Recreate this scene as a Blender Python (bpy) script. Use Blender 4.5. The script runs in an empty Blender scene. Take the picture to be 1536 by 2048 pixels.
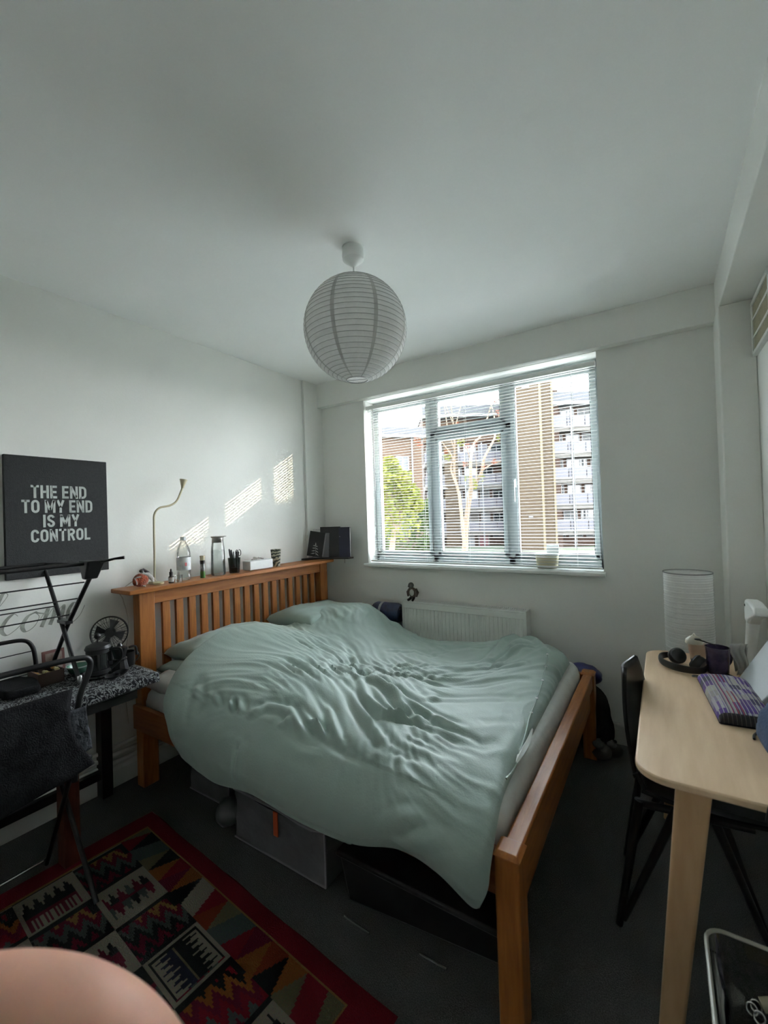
import bpy, bmesh, math, random
from mathutils import Vector, Matrix, noise
random.seed(7)
C = bpy.context.scene.collection
SC = bpy.context.scene
PI = math.pi

# ------------------------------------------------------------------ camera
def cam_axes(yaw, pitch, roll):
    f = Vector((-math.sin(yaw)*math.cos(pitch), math.cos(yaw)*math.cos(pitch), math.sin(pitch)))
    r = Vector((math.cos(yaw), math.sin(yaw), 0)); u = r.cross(f)
    c, s = math.cos(roll), math.sin(roll)
    return c*r + s*u, -s*r + c*u, f
F_PX = 858.55
CAM = Vector((2.500, -2.886, 1.390))
YAW = 0.5731
cr, cu, cf = cam_axes(YAW, 0.0098, -0.0327)
cd = bpy.data.cameras.new('camera'); cam = bpy.data.objects.new('camera', cd); C.objects.link(cam)
cam.matrix_world = Matrix(((cr.x, cu.x, -cf.x, CAM.x), (cr.y, cu.y, -cf.y, CAM.y), (cr.z, cu.z, -cf.z, CAM.z), (0, 0, 0, 1)))
cd.sensor_fit = 'HORIZONTAL'; cd.sensor_width = 36; cd.lens = 36*F_PX/1536
cd.clip_start = 0.03; cd.clip_end = 400
cd.dof.use_dof = True; cd.dof.focus_distance = 2.6; cd.dof.aperture_fstop = 4.5
SC.camera = cam

# ------------------------------------------------------------------ light
SKY = 12.0
w = bpy.data.worlds.new('world'); SC.world = w; w.use_nodes = True
nt = w.node_tree; bg = nt.nodes['Background']
tc = nt.nodes.new('ShaderNodeTexCoord'); sp = nt.nodes.new('ShaderNodeSeparateXYZ')
rm = nt.nodes.new('ShaderNodeValToRGB')
rm.color_ramp.elements[0].position = 0.0; rm.color_ramp.elements[0].color = (0.97, 0.98, 1.0, 1)
rm.color_ramp.elements[1].position = 0.7; rm.color_ramp.elements[1].color = (0.80, 0.90, 1.0, 1)
nt.links.new(tc.outputs['Generated'], sp.inputs[0]); nt.links.new(sp.outputs['Z'], rm.inputs[0])
nt.links.new(rm.outputs[0], bg.inputs['Color']); bg.inputs['Strength'].default_value = SKY
sl = bpy.data.lights.new('sun', 'SUN'); sl.energy = 6.5; sl.color = (1.0, 0.80, 0.56); sl.angle = math.radians(0.2)
sun = bpy.data.objects.new('sun', sl); C.objects.link(sun)
SUN_DIR = Vector((-1.0, -0.76, -0.478)).normalized()
sun.rotation_mode = 'QUATERNION'; sun.rotation_quaternion = SUN_DIR.to_track_quat('-Z', 'Y')
sun.location = (12, 9, 8)
SC.view_settings.view_transform = 'Standard'; SC.view_settings.look = 'None'
SC.view_settings.exposure = 1.5; SC.view_settings.gamma = 1.0; SC.view_settings.use_curve_mapping = False
SC.cycles.max_bounces = 14; SC.cycles.diffuse_bounces = 9; SC.cycles.transparent_max_bounces = 16
SC.cycles.transmission_bounces = 8; SC.cycles.glossy_bounces = 4
SC.cycles.use_denoising = True; SC.cycles.sample_clamp_indirect = 6.0
try: SC.cycles.denoiser = 'OPENIMAGEDENOISE'
except Exception: pass

# ------------------------------------------------------------------ materials
MATS = {}
def mat(name, col, rough=0.6, var=0.06, scale=8.0, metal=0.0, bump=0.0, bscale=60.0, stretch=(1, 1, 1), col2=None,
        spec=0.5, trans=0.0, alpha=1.0, coat=0.0, sheen=0.0, contrast=(0.35, 0.65), translucent=0.0, ior=1.45, sss=0.0, coords='Object'):
    if name in MATS: return MATS[name]
    m = bpy.data.materials.new(name); m.use_nodes = True; n = m.node_tree; b = n.nodes['Principled BSDF']
    tc = n.nodes.new('ShaderNodeTexCoord'); mp = n.nodes.new('ShaderNodeMapping'); mp.inputs['Scale'].default_value = stretch
    no = n.nodes.new('ShaderNodeTexNoise'); no.inputs['Scale'].default_value = scale; no.inputs['Detail'].default_value = 4
    cr_ = n.nodes.new('ShaderNodeValToRGB')
    cr_.color_ramp.elements[0].position, cr_.color_ramp.elements[1].position = contrast
    a = col; c2 = col2 or tuple(min(1, c*(1+var)) for c in col); a = tuple(c*(1-var) for c in col) if col2 is None else col
    cr_.color_ramp.elements[0].color = (*a, 1); cr_.color_ramp.elements[1].color = (*c2, 1)
    n.links.new(tc.outputs[coords], mp.inputs[0]); n.links.new(mp.outputs[0], no.inputs['Vector'])
    n.links.new(no.outputs['Fac'], cr_.inputs[0]); n.links.new(cr_.outputs[0], b.inputs['Base Color'])
    b.inputs['Roughness'].default_value = rough; b.inputs['Metallic'].default_value = metal
    b.inputs['Specular IOR Level'].default_value = spec; b.inputs['IOR'].default_value = ior
    b.inputs['Transmission Weight'].default_value = trans; b.inputs['Alpha'].default_value = alpha
    b.inputs['Coat Weight'].default_value = coat; b.inputs['Sheen Weight'].default_value = sheen
    if sss: b.inputs['Subsurface Weight'].default_value = sss; b.inputs['Subsurface Radius'].default_value = (0.02, 0.008, 0.004)
    if bump:
        n2 = n.nodes.new('ShaderNodeTexNoise'); n2.inputs['Scale'].default_value = bscale; n2.inputs['Detail'].default_value = 3
        bp = n.nodes.new('ShaderNodeBump'); bp.inputs['Strength'].default_value = bump; bp.inputs['Distance'].default_value = 0.01
        n.links.new(mp.outputs[0], n2.inputs['Vector']); n.links.new(n2.outputs['Fac'], bp.inputs['Height']); n.links.new(bp.outputs[0], b.inputs['Normal'])
    if translucent:
        t = n.nodes.new('ShaderNodeBsdfTranslucent'); mx = n.nodes.new('ShaderNodeMixShader'); out = n.nodes['Material Output']
        mx.inputs[0].default_value = translucent
        n.links.new(cr_.outputs[0], t.inputs[0]); n.links.new(b.outputs[0], mx.inputs[1]); n.links.new(t.outputs[0], mx.inputs[2])
        n.links.new(mx.outputs[0], out.inputs[0])
    MATS[name] = m; return m
def glassmat(name, col=(0.95, 0.97, 0.97), refl=0.06, tint=1.0):
    # thin clear sheet: mostly straight-through, a little mirror
    if name in MATS: return MATS[name]
    m = bpy.data.materials.new(name); m.use_nodes = True; n = m.node_tree; n.nodes.clear()
    o = n.nodes.new('ShaderNodeOutputMaterial'); t = n.nodes.new('ShaderNodeBsdfTransparent'); g = n.nodes.new('ShaderNodeBsdfGlossy')
    fr = n.nodes.new('ShaderNodeFresnel'); fr.inputs[0].default_value = 1.45
    mx = n.nodes.new('ShaderNodeMixShader'); no = n.nodes.new('ShaderNodeTexNoise'); no.inputs['Scale'].default_value = 3
    rp = n.nodes.new('ShaderNodeValToRGB'); rp.color_ramp.elements[0].color = (*[c*tint for c in col], 1); rp.color_ramp.elements[1].color = (*[min(1, c*1.02)*tint for c in col], 1)
    g.inputs['Roughness'].default_value = 0.03
    ml = n.nodes.new('ShaderNodeMath'); ml.operation = 'MULTIPLY'; ml.inputs[1].default_value = refl*10
    n.links.new(no.outputs['Fac'], rp.inputs[0]); n.links.new(rp.outputs[0], t.inputs[0])
    n.links.new(fr.outputs[0], ml.inputs[0]); n.links.new(ml.outputs[0], mx.inputs[0])
    n.links.new(t.outputs[0], mx.inputs[1]); n.links.new(g.outputs[0], mx.inputs[2]); n.links.new(mx.outputs[0], o.inputs[0])
    MATS[name] = m; return m
def vcol_mat(name, rough=0.9, bump=0.0, bscale=400):
    m = mat(name, (0.5, 0.5, 0.5), rough, bump=bump, bscale=bscale, spec=0.2)
    n = m.node_tree; b = n.nodes['Principled BSDF']; at = n.nodes.new('ShaderNodeAttribute'); at.attribute_name = 'pattern'
    mx = n.nodes.new('ShaderNodeMix'); mx.data_type = 'RGBA'; mx.blend_type = 'MULTIPLY'; mx.inputs[0].default_value = 0.5
    no = [x for x in n.nodes if x.type == 'TEX_NOISE'][0]; no.inputs['Scale'].default_value = 180
    n.links.new(at.outputs['Color'], mx.inputs[6]); n.links.new(no.outputs['Color'], mx.inputs[7]); n.links.new(mx.outputs[2], b.inputs['Base Color'])
    return m

WALL = mat('wall_paint', (0.80, 0.805, 0.77), 0.75, var=0.015, scale=3, bump=0.05, bscale=90)
CEIL = mat('ceiling_paint', (0.93, 0.945, 0.93), 0.8, var=0.012, scale=2, bump=0.04, bscale=60)
GLOSSW = mat('white_gloss_paint', (0.74, 0.75, 0.72), 0.35, var=0.02, scale=10)
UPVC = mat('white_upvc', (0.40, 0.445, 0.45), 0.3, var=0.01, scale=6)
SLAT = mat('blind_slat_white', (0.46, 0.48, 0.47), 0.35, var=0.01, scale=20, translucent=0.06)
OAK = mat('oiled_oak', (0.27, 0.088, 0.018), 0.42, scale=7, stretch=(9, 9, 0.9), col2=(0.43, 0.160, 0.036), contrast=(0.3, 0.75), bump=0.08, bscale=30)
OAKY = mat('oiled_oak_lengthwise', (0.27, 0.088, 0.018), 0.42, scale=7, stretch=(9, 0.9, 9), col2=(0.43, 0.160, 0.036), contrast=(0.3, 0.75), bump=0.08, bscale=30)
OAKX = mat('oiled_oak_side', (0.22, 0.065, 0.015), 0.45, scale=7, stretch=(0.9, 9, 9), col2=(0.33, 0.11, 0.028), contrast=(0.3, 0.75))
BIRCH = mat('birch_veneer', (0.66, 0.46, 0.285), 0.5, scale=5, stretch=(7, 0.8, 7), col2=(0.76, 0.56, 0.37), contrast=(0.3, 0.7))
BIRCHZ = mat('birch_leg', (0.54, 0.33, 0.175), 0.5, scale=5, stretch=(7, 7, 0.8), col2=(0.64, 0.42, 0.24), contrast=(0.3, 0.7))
CARPET = mat('charcoal_carpet', (0.070, 0.071, 0.070), 0.95, scale=300, col2=(0.150, 0.150, 0.146), bump=0.6, bscale=420, spec=0.1)
SHEET = mat('white_sheet', (0.66, 0.68, 0.66), 0.8, scale=14, bump=0.5, bscale=9, var=0.04)
SAGE = mat('sage_cotton', (0.30, 0.385, 0.345), 0.55, var=0.05, scale=5, bump=0.10, bscale=160, sheen=0.15)
BLACK = mat('black_plastic', (0.014, 0.014, 0.015), 0.35, var=0.2)
BLACKM = mat('black_metal', (0.016, 0.016, 0.017), 0.4, var=0.2, metal=0.3)
CHROME = mat('chrome', (0.62, 0.62, 0.62), 0.25, var=0.03, metal=1.0)
DARKFAB = mat('charcoal_fabric', (0.012, 0.0125, 0.014), 0.95, var=0.3, scale=25, bump=0.4, bscale=200, spec=0.2)
MAHOG = mat('mahogany', (0.070, 0.016, 0.008), 0.5, scale=6, stretch=(8, 8, 1), col2=(0.13, 0.030, 0.014))
EBONY = mat('dark_stained_wood', (0.012, 0.011, 0.010), 0.4, var=0.3, scale=12)
WHITEP = mat('white_plastic', (0.78, 0.80, 0.78), 0.35, var=0.015)
PAPER = mat('rice_paper', (0.90, 0.90, 0.89), 0.85, var=0.03, scale=30, translucent=0.42, bump=0.15, bscale=80)
CREAM = mat('cream_metal', (0.52, 0.46, 0.32), 0.4, var=0.03)

# ------------------------------------------------------------------ mesh helpers
class MB:
    def __init__(s): s.v = []; s.f = []
    def add(s, vs, fs):
        o = len(s.v); s.v += [tuple(p) for p in vs]; s.f += [tuple(i+o for i in q) for q in fs]; return s
    def box(s, x0, x1, y0, y1, z0, z1):
        return s.add([(x, y, z) for z in (z0, z1) for y in (y0, y1) for x in (x0, x1)],
                     [(0, 2, 3, 1), (4, 5, 7, 6), (0, 1, 5, 4), (2, 6, 7, 3), (0, 4, 6, 2), (1, 3, 7, 5)])
    def hexa(s, b, t):   # four bottom points and four top points, both counter-clockwise
        return s.add(list(b)+list(t), [(3, 2, 1, 0), (4, 5, 6, 7), (0, 1, 5, 4), (1, 2, 6, 5), (2, 3, 7, 6), (3, 0, 4, 7)])
    def tube(s, pts, r, n=10, caps=True, flat=None):
        pts = [Vector(p) for p in pts]; m = len(pts); rs = r if isinstance(r, (list, tuple)) else [r]*m
        t0 = (pts[1]-pts[0]).normalized(); up = Vector((0, 0, 1)) if abs(t0.z) < 0.9 else Vector((1, 0, 0))
        a = t0.cross(up).normalized(); vs = []
        for i, p in enumerate(pts):
            t = (pts[min(i+1, m-1)]-pts[max(i-1, 0)]).normalized()
            a = (a - t*a.dot(t)); a = a.normalized() if a.length > 1e-6 else t.orthogonal().normalized()
            b = t.cross(a)
            fa, fb = flat if flat else (1, 1)
            for k in range(n):
                an = 2*PI*k/n; vs.append(p + (a*math.cos(an)*fa + b*math.sin(an)*fb)*rs[i])
        fs = [(i*n+k, i*n+(k+1) % n, (i+1)*n+(k+1) % n, (i+1)*n+k) for i in range(m-1) for k in range(n)]
        if caps: fs += [tuple(range(n))[::-1], tuple((m-1)*n+k for k in range(n))]
        return s.add(vs, fs)
    def lathe(s, prof, c=(0, 0, 0), n=24, axis=(0, 0, 1), close=True):
        c = Vector(c); ax = Vector(axis).normalized(); a = ax.orthogonal().normalized(); b = ax.cross(a); vs = []
        for r, h in prof:
            for k in range(n):
                an = 2*PI*k/n; vs.append(c + ax*h + (a*math.cos(an)+b*math.sin(an))*r)
        m = len(prof)
        fs = [(i*n+k, i*n+(k+1) % n, (i+1)*n+(k+1) % n, (i+1)*n+k) for i in range(m-1) for k in range(n)]
        if close:
            if prof[0][0] > 1e-5: fs.append(tuple(range(n))[::-1])
            if prof[-1][0] > 1e-5: fs.append(tuple((m-1)*n+k for k in range(n)))
        return s.add(vs, fs)
    def ball(s, c, r, n=16, m=10, fn=None):
        c = Vector(c); r = Vector(r if hasattr(r, '__len__') else (r, r, r)); vs = []
        for i in range(m+1):
            th = PI*i/m
            for k in range(n):
                ph = 2*PI*k/n; d = Vector((math.sin(th)*math.cos(ph), math.sin(th)*math.sin(ph), math.cos(th)))
                q = fn(d) if fn else 1.0
                vs.append(c + Vector((d.x*r.x, d.y*r.y, d.z*r.z))*q)
        fs = [(i*n+k, (i+1)*n+k, (i+1)*n+(k+1) % n, i*n+(k+1) % n) for i in range(m) for k in range(n)]
        return s.add(vs, fs)
    def prism(s, out, h0, h1, axis='z'):
        def P(a, b, h): return {'z': (a, b, h), 'y': (a, h, b), 'x': (h, a, b)}[axis]
        n = len(out); vs = [P(a, b, h0) for a, b in out]+[P(a, b, h1) for a, b in out]
        return s.add(vs, [tuple(range(n))[::-1], tuple(range(n, 2*n))]+[(i, (i+1) % n, n+(i+1) % n, n+i) for i in range(n)])
    def grid(s, fn, nu, nv):
        vs = [fn(i/nu, j/nv) for j in range(nv+1) for i in range(nu+1)]
        return s.add(vs, [(j*(nu+1)+i, j*(nu+1)+i+1, (j+1)*(nu+1)+i+1, (j+1)*(nu+1)+i) for j in range(nv) for i in range(nu)])
    def xf(s, M):
        s.v = [tuple(M @ Vector(p)) for p in s.v]; return s
    def mesh(s, name, m, smooth=40):
        me = bpy.data.meshes.new(name); me.from_pydata(s.v, [], s.f)
        bm = bmesh.new(); bm.from_mesh(me); bmesh.ops.remove_doubles(bm, verts=bm.verts, dist=1e-6)
        bmesh.ops.recalc_face_normals(bm, faces=bm.faces); bm.to_mesh(me); bm.free()
        me.materials.append(m)
        if smooth:
            me.shade_smooth(); me.set_sharp_from_angle(angle=math.radians(smooth))
        return me
    def build(s, name, m, parent=None, smooth=40, bevel=0.0, seg=2, loc=None, label=None):
        # world-coordinate verts for top level; parent-local verts when parent is set
        if parent is None and loc is None:
            xs = [p[0] for p in s.v]; ys = [p[1] for p in s.v]; zs = [p[2] for p in s.v]
            loc = Vector(((min(xs)+max(xs))/2, (min(ys)+max(ys))/2, min(zs)))
            s.v = [(p[0]-loc.x, p[1]-loc.y, p[2]-loc.z) for p in s.v]
        o = bpy.data.objects.new(name, s.mesh(name, m, smooth)); C.objects.link(o)
        if loc is not None: o.location = loc
        if parent is not None: put(o, parent)
        if bevel:
            b = o.modifiers.new('bevel', 'BEVEL'); b.width = bevel; b.segments = seg; b.limit_method = 'ANGLE'; b.angle_limit = math.radians(35)
            b.harden_normals = False
        if label: o['label'] = label
        return o
def put(o, parent):
    # verts are given in world coordinates while the parent chain is unrotated unless LOCAL is set on the root
    o.parent = parent
    if root(parent).get('_local') is None:
        o.matrix_parent_inverse = Matrix.Translation(-woff(parent))
def woff(o):
    return Vector(o.location) + (woff(o.parent)+o.matrix_parent_inverse.translation if o.parent is not None else Vector((0, 0, 0)))
def root(o):
    while o.parent is not None: o = o.parent
    return o
def tag(o, label, cat, group=None, kind=None):
    o['label'] = label; o['category'] = cat
    if group: o['group'] = group
    if kind: o['kind'] = kind
    return o
def thing(name, label, cat, loc=(0, 0, 0), rz=0.0, group=None, local=False):
    o = bpy.data.objects.new(name, None); C.objects.link(o); o.location = loc; o.rotation_euler = (0, 0, rz)
    o.empty_display_size = 0.05
    if local: o['_local'] = 1
    return tag(o, label, cat, group)
def struct(name, mb, m, parent=None, **k):
    o = mb.build(name, m, parent, **k)
    if parent is None: o['kind'] = 'structure'
    return o
def rrect(x0, x1, y0, y1, r, n=6):
    out = []
    for cx, cy, a0 in ((x1-r, y1-r, 0), (x0+r, y1-r, 90), (x0+r, y0+r, 180), (x1-r, y0+r, 270)):
        for k in range(n+1):
            a = math.radians(a0+90*k/n); out.append((cx+r*math.cos(a), cy+r*math.sin(a)))
    return out
def spline(pts, n=6):
    P = [Vector(p) for p in pts]; out = []
    for i in range(len(P)-1):
        p0, p1, p2, p3 = P[max(i-1, 0)], P[i], P[i+1], P[min(i+2, len(P)-1)]
        for k in range(n):
            t = k/n
            out.append(0.5*((2*p1)+(p2-p0)*t+(2*p0-5*p1+4*p2-p3)*t*t+(3*p1-p0-3*p2+p3)*t**3))
    out.append(P[-1]); return out
def copy_tree(o, parent=None):
    c = o.copy(); C.objects.link(c)
    if parent is not None: c.parent = parent
    for ch in o.children: copy_tree(ch, c)
    return c
# ================================================================== THE SETTING
H = 2.55; XR = 2.905; YB = -4.1
# floor, ceiling
struct('floor', MB().box(-0.15, XR+0.12, YB-0.12, 0.26, -0.12, 0), CARPET, smooth=0)
struct('ceiling', MB().box(-0.15, XR+0.12, YB-0.12, 0.26, H, H+0.12), CEIL, smooth=0)
struct('wall_left', MB().box(-0.15, 0, YB, 0, 0, H), WALL, smooth=0)
struct('wall_right', MB().box(XR, XR+0.12, YB, 0, 0, H), WALL, smooth=0)
struct('wall_front', MB().box(-0.15, XR+0.12, YB-0.12, YB, 0, H), WALL, smooth=0)
WX0, WX1, WZ0, WZ1 = 0.470, 2.199, 1.000, 2.345
wb = MB()
wb.box(-0.15, WX0, 0, 0.26, 0, H).box(WX1, XR+0.12, 0, 0.26, 0, H).box(WX0, WX1, 0, 0.26, 0, WZ0).box(WX0, WX1, 0, 0.26, WZ1, H)
struct('wall_back', wb, WALL, smooth=0)
# shallow beam over the window, deep beam and pilaster at the right, boxing in the left corner
struct('trim_1', MB().box(0, 2.776, -0.062, 0, 2.347, H), WALL, bevel=0.004)
struct('trim_2', MB().box(2.770, XR, YB, 0, 2.365, H), WALL, bevel=0.004)
struct('trim_3', MB().box(2.764, XR, -0.22, 0, 0, 2.366), WALL, bevel=0.006)
struct('trim_4', MB().box(0, 0.022, -0.225, 0, 0, H), WALL, bevel=0.002)
# skirting boards with heating pipes above them
def skirting(name, pts_axis, a0, a1):
    prof = [(0, 0), (0.020, 0), (0.020, 0.085), (0.012, 0.100), (0.006, 0.105), (0, 0.105)]
    mb = MB()
    if pts_axis == 'left': mb.add([(p, a0, z) for p, z in prof]+[(p, a1, z) for p, z in prof], [(i, (i+1) % 6, 6+(i+1) % 6, 6+i) for i in range(6)]+[(0, 1, 2, 3, 4, 5), (11, 10, 9, 8, 7, 6)])
    elif pts_axis == 'back': mb.add([(a0, -p, z) for p, z in prof]+[(a1, -p, z) for p, z in prof], [(i, (i+1) % 6, 6+(i+1) % 6, 6+i) for i in range(6)]+[(0, 1, 2, 3, 4, 5), (11, 10, 9, 8, 7, 6)])
    else: mb.add([(XR-p, a0, z) for p, z in prof]+[(XR-p, a1, z) for p, z in prof], [(i, (i+1) % 6, 6+(i+1) % 6, 6+i) for i in range(6)]+[(0, 1, 2, 3, 4, 5), (11, 10, 9, 8, 7, 6)])
    return struct(name, mb, GLOSSW, smooth=20)
skirting('baseboard_left', 'left', YB, -0.225); skirting('baseboard_back', 'back', 0.022, 2.764); skirting('baseboard_right', 'right', YB, -0.22)
pi_ = MB()
for z in (0.135, 0.175, 0.215): pi_.tube([(0.030, YB+0.02, z), (0.030, -0.26, z)], 0.011, 12)
o = struct('trim_5', pi_, GLOSSW)
pi_ = MB()
for z in (0.122,): pi_.tube([(0.05, -0.030, z), (2.74, -0.030, z)], 0.011, 12)
struct('trim_6', pi_, GLOSSW)

# ---------------------------------------------------------------- window_1: frame, sashes, panes, sill
win = bpy.data.objects.new('window_1', None); C.objects.link(win); win.location = (1.33, 0.1, WZ0); win['kind'] = 'structure'
FY0, FY1 = 0.135, 0.20
fr = MB(); L, Rr = 0.472, 2.197; B, T = 1.014, 2.343
fr.box(L, L+0.022, FY0, FY1, B, T).box(Rr-0.026, Rr, FY0, FY1, B, T).box(L, Rr, FY0, FY1, B, B+0.061).box(L, Rr, FY0, FY1, T-0.048, T)
for x0, x1 in ((1.0, 1.045), (1.590, 1.636)): fr.box(x0, x1, FY0, FY1, B, T)
fr.box(1.0, 1.636, FY0, FY1, 1.986, 2.030)
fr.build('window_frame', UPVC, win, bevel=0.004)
GL = glassmat('window_glass', (0.97, 0.985, 0.985), refl=0.05)
for x0, x1, z0, z1, w_ in ((0.493, 1.001, 1.074, 2.296, 0.029), (1.044, 1.591, 1.074, 1.987, 0.031),
                            (1.044, 1.591, 2.029, 2.296, 0.031), (1.635, 2.172, 1.074, 2.296, 0.031)):
    sash = MB()
    sash.box(x0, x0+w_, 0.122, 0.18, z0, z1).box(x1-w_, x1, 0.122, 0.18, z0, z1).box(x0, x1, 0.122, 0.18, z0, z0+w_).box(x0, x1, 0.122, 0.18, z1-w_, z1)
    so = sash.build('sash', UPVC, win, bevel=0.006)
    MB().box(x0+w_*0.7, x1-w_*0.7, 0.158, 0.162, z0+w_*0.7, z1-w_*0.7).build('pane', GL, so, smooth=0)
    gk = MB(); e = w_-0.003
    for a in ((x0+e, x0+e+0.006, z0+e, z1-e), (x1-e-0.006, x1-e, z0+e, z1-e), (x0+e, x1-e, z0+e, z0+e+0.006), (x0+e, x1-e, z1-e-0.006, z1-e)):
        gk.box(a[0], a[1], 0.128, 0.156, a[2], a[3])
    gk.build('gasket', BLACK, so, smooth=0, label='dark rubber glazing gasket')
hd = MB().box(1.640, 1.660, 0.100, 0.124, 1.56, 1.62).box(1.643, 1.657, 0.085, 0.102, 1.46, 1.615)
hd.build('handle', UPVC, win, bevel=0.003)
vent_ = MB()
for i in range(2): vent_.box(0.60+i*1.12, 0.90+i*1.12, 0.118, 0.136, 2.305, 2.330)
vent_.build('trickle_vent', UPVC, win, bevel=0.003)
MB().box(WX0, WX1, -0.0, 0.20, 1.0, 1.012).build('inner_board', GLOSSW, win)
sl_ = MB(); out = [(-0.045, 0.985), (0.0, 0.985), (0.0, 1.012), (-0.045, 1.012), (-0.052, 1.006), (-0.052, 0.991)]
sl_.prism(out, WX0-0.012, WX1+0.012, 'x').build('window_sill', GLOSSW, win, bevel=0.002)

# ---------------------------------------------------------------- venetian blind
bl = thing('venetian_blind', 'white horizontal slat blind hanging fully lowered over the window', 'blind', (1.33, 0.035, 1.02))
MB().box(0.480, 2.190, 0.018, 0.048, 2.268, 2.298).build('head_rail', WHITEP, bl, bevel=0.002)
MB().box(0.482, 2.188, 0.022, 0.046, 1.022, 1.033).build('bottom_rail', WHITEP, bl, bevel=0.002)
SX0, SX1, PITCH = 0.484, 2.186, 0.0212
def slat_mb():
    mb = MB(); n = 4; a = math.radians(1.5)
    top = []; 
    for k in range(n+1):
        t = k/n-0.5; yy = t*0.025; zz = 0.0009*(1-4*t*t)
        top.append((yy*math.cos(a)-zz*math.sin(a), yy*math.sin(a)+zz*math.cos(a)))
    for x in (SX0, SX1):
        pass
    vs = [(x-1.335, y, z+dz) for dz in (0.0, 0.0005) for x in (SX0, SX1) for y, z in top]
    m1 = n+1; fs = []
    for k in range(n):
        fs.append((k, k+1, m1+k+1, m1+k)); fs.append((2*m1+k, 3*m1+k, 3*m1+k+1, 2*m1+k+1))
    fs += [(0, m1, 3*m1, 2*m1), (n, 2*m1+n, 3*m1+n, m1+n)]
    return mb.add(vs, fs)
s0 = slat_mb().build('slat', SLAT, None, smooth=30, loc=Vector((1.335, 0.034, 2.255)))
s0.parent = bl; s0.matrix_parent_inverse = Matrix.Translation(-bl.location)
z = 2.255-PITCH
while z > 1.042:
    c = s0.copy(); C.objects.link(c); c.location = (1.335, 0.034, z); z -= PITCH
for x in (0.60, 0.985, 1.335, 1.70, 2.05):
    mb = MB()
    for yy in (0.0205, 0.0475): mb.tube([(x, yy, 1.03), (x, yy, 2.27)], 0.0009, 4)
    mb.build('ladder_cord', WHITEP, bl, smooth=0)
for x in (0.502, 0.520, 0.535): MB().tube([(x, 0.012, 2.27), (x+0.003, 0.010, 1.45), (x+0.004, 0.010, 1.12)], 0.0014, 5).build('lift_cord', WHITEP, bl)
MB().tube([(0.553, 0.010, 2.27), (0.553, 0.008, 1.60)], 0.0035, 6).build('tilt_wand', WHITEP, bl)

# white tub and its lid standing on the sill behind the blind
t = thing('plastic_tub', 'cream plastic tub on the window sill behind the blind', 'tub', (1.855, 0.09, 1.012))
MB().hexa([(1.794, 0.062, 1.0125), (1.918, 0.062, 1.0125), (1.918, 0.114, 1.0125), (1.794, 0.114, 1.0125)], [(1.786, 0.056, 1.096), (1.926, 0.056, 1.096), (1.926, 0.119, 1.096), (1.786, 0.119, 1.096)]).build('tub_body', mat('cream_tub', (0.72, 0.66, 0.46), 0.4), t, bevel=0.006)
MB().box(1.781, 1.931, 0.052, 0.121, 1.096, 1.108).build('lid', WHITEP, t, bevel=0.004)
o = MB().box(1.855, 1.932, 0.078, 0.084, 1.109, 1.165).build('card', WHITEP, None, bevel=0.002)
tag(o, 'small white card standing on the tub lid in the window', 'card')
# ================================================================== OUTSIDE
RX, RY, FX, FY_ = math.cos(YAW), math.sin(YAW), -math.sin(YAW), math.cos(YAW)
GZ = -2.5
def E_(u, d, z): return Vector((CAM.x+RX*u+FX*d, CAM.y+RY*u+FY_*d, z))
def px(x, y, d):   # a far point d metres ahead, read off the photograph
    v = cf + cr*((x-768)/F_PX) + cu*((1024-y)/F_PX)
    k = d/math.hypot(v.x*1, v.y*1) if False else d/(v.x*FX+v.y*FY_)
    return CAM + v*k
BRICK = None
def brickmat(name, c1, c2, mortar, sc=1.0):
    m = mat(name, c1, 0.9, spec=0.1); n = m.node_tree; b = n.nodes['Principled BSDF']
    br = n.nodes.new('ShaderNodeTexBrick'); tc = n.nodes.new('ShaderNodeTexCoord'); sx = n.nodes.new('ShaderNodeSeparateXYZ'); cx = n.nodes.new('ShaderNodeCombineXYZ'); ad = n.nodes.new('ShaderNodeMath')
    ad.operation = 'ADD'; n.links.new(tc.outputs['Object'], sx.inputs[0]); n.links.new(sx.outputs['X'], ad.inputs[0]); n.links.new(sx.outputs['Y'], ad.inputs[1])
    n.links.new(ad.outputs[0], cx.inputs['X']); n.links.new(sx.outputs['Z'], cx.inputs['Y']); n.links.new(cx.outputs[0], br.inputs['Vector'])
    br.inputs['Scale'].default_value = 1.0; br.inputs['Brick Width'].default_value = 0.24*sc; br.inputs['Row Height'].default_value = 0.08*sc; br.inputs['Mortar Size'].default_value = 0.008*sc
    br.inputs['Color1'].default_value = (*c1, 1); br.inputs['Color2'].default_value = (*c2, 1); br.inputs['Mortar'].default_value = (*mortar, 1)
    n.links.new(br.outputs['Color'], b.inputs['Base Color']); return m
YBR = brickmat('yellow_stock_brick', (0.0227, 0.0154, 0.0089), (0.0296, 0.0207, 0.0122), (0.0257, 0.0217, 0.0158), 1.6)
RBR = brickmat('red_brown_brick', (0.0198, 0.0109, 0.0079), (0.0257, 0.0148, 0.0099), (0.0217, 0.0178, 0.0138), 1.6)
LBR = brickmat('tan_brick', (0.0296, 0.0174, 0.0109), (0.0375, 0.0227, 0.0138), (0.0296, 0.0237, 0.0178), 1.4)
CONC = mat('pale_concrete', (0.0316, 0.0287, 0.0237), 0.85, var=0.1, scale=2)
PANEL = mat('lilac_grey_panel', (0.022, 0.0213, 0.0268), 0.6, var=0.05, scale=1)
FWHITE = mat('far_white_paint', (0.056, 0.059, 0.061), 0.5, var=0.05)
ROOFG = mat('grey_roof_fascia', (0.0109, 0.0122, 0.0148), 0.7, var=0.1, scale=1)
FGLASS = mat('far_window_glass', (0.0069, 0.0089, 0.0099), 0.12, var=0.3, scale=0.8)
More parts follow.
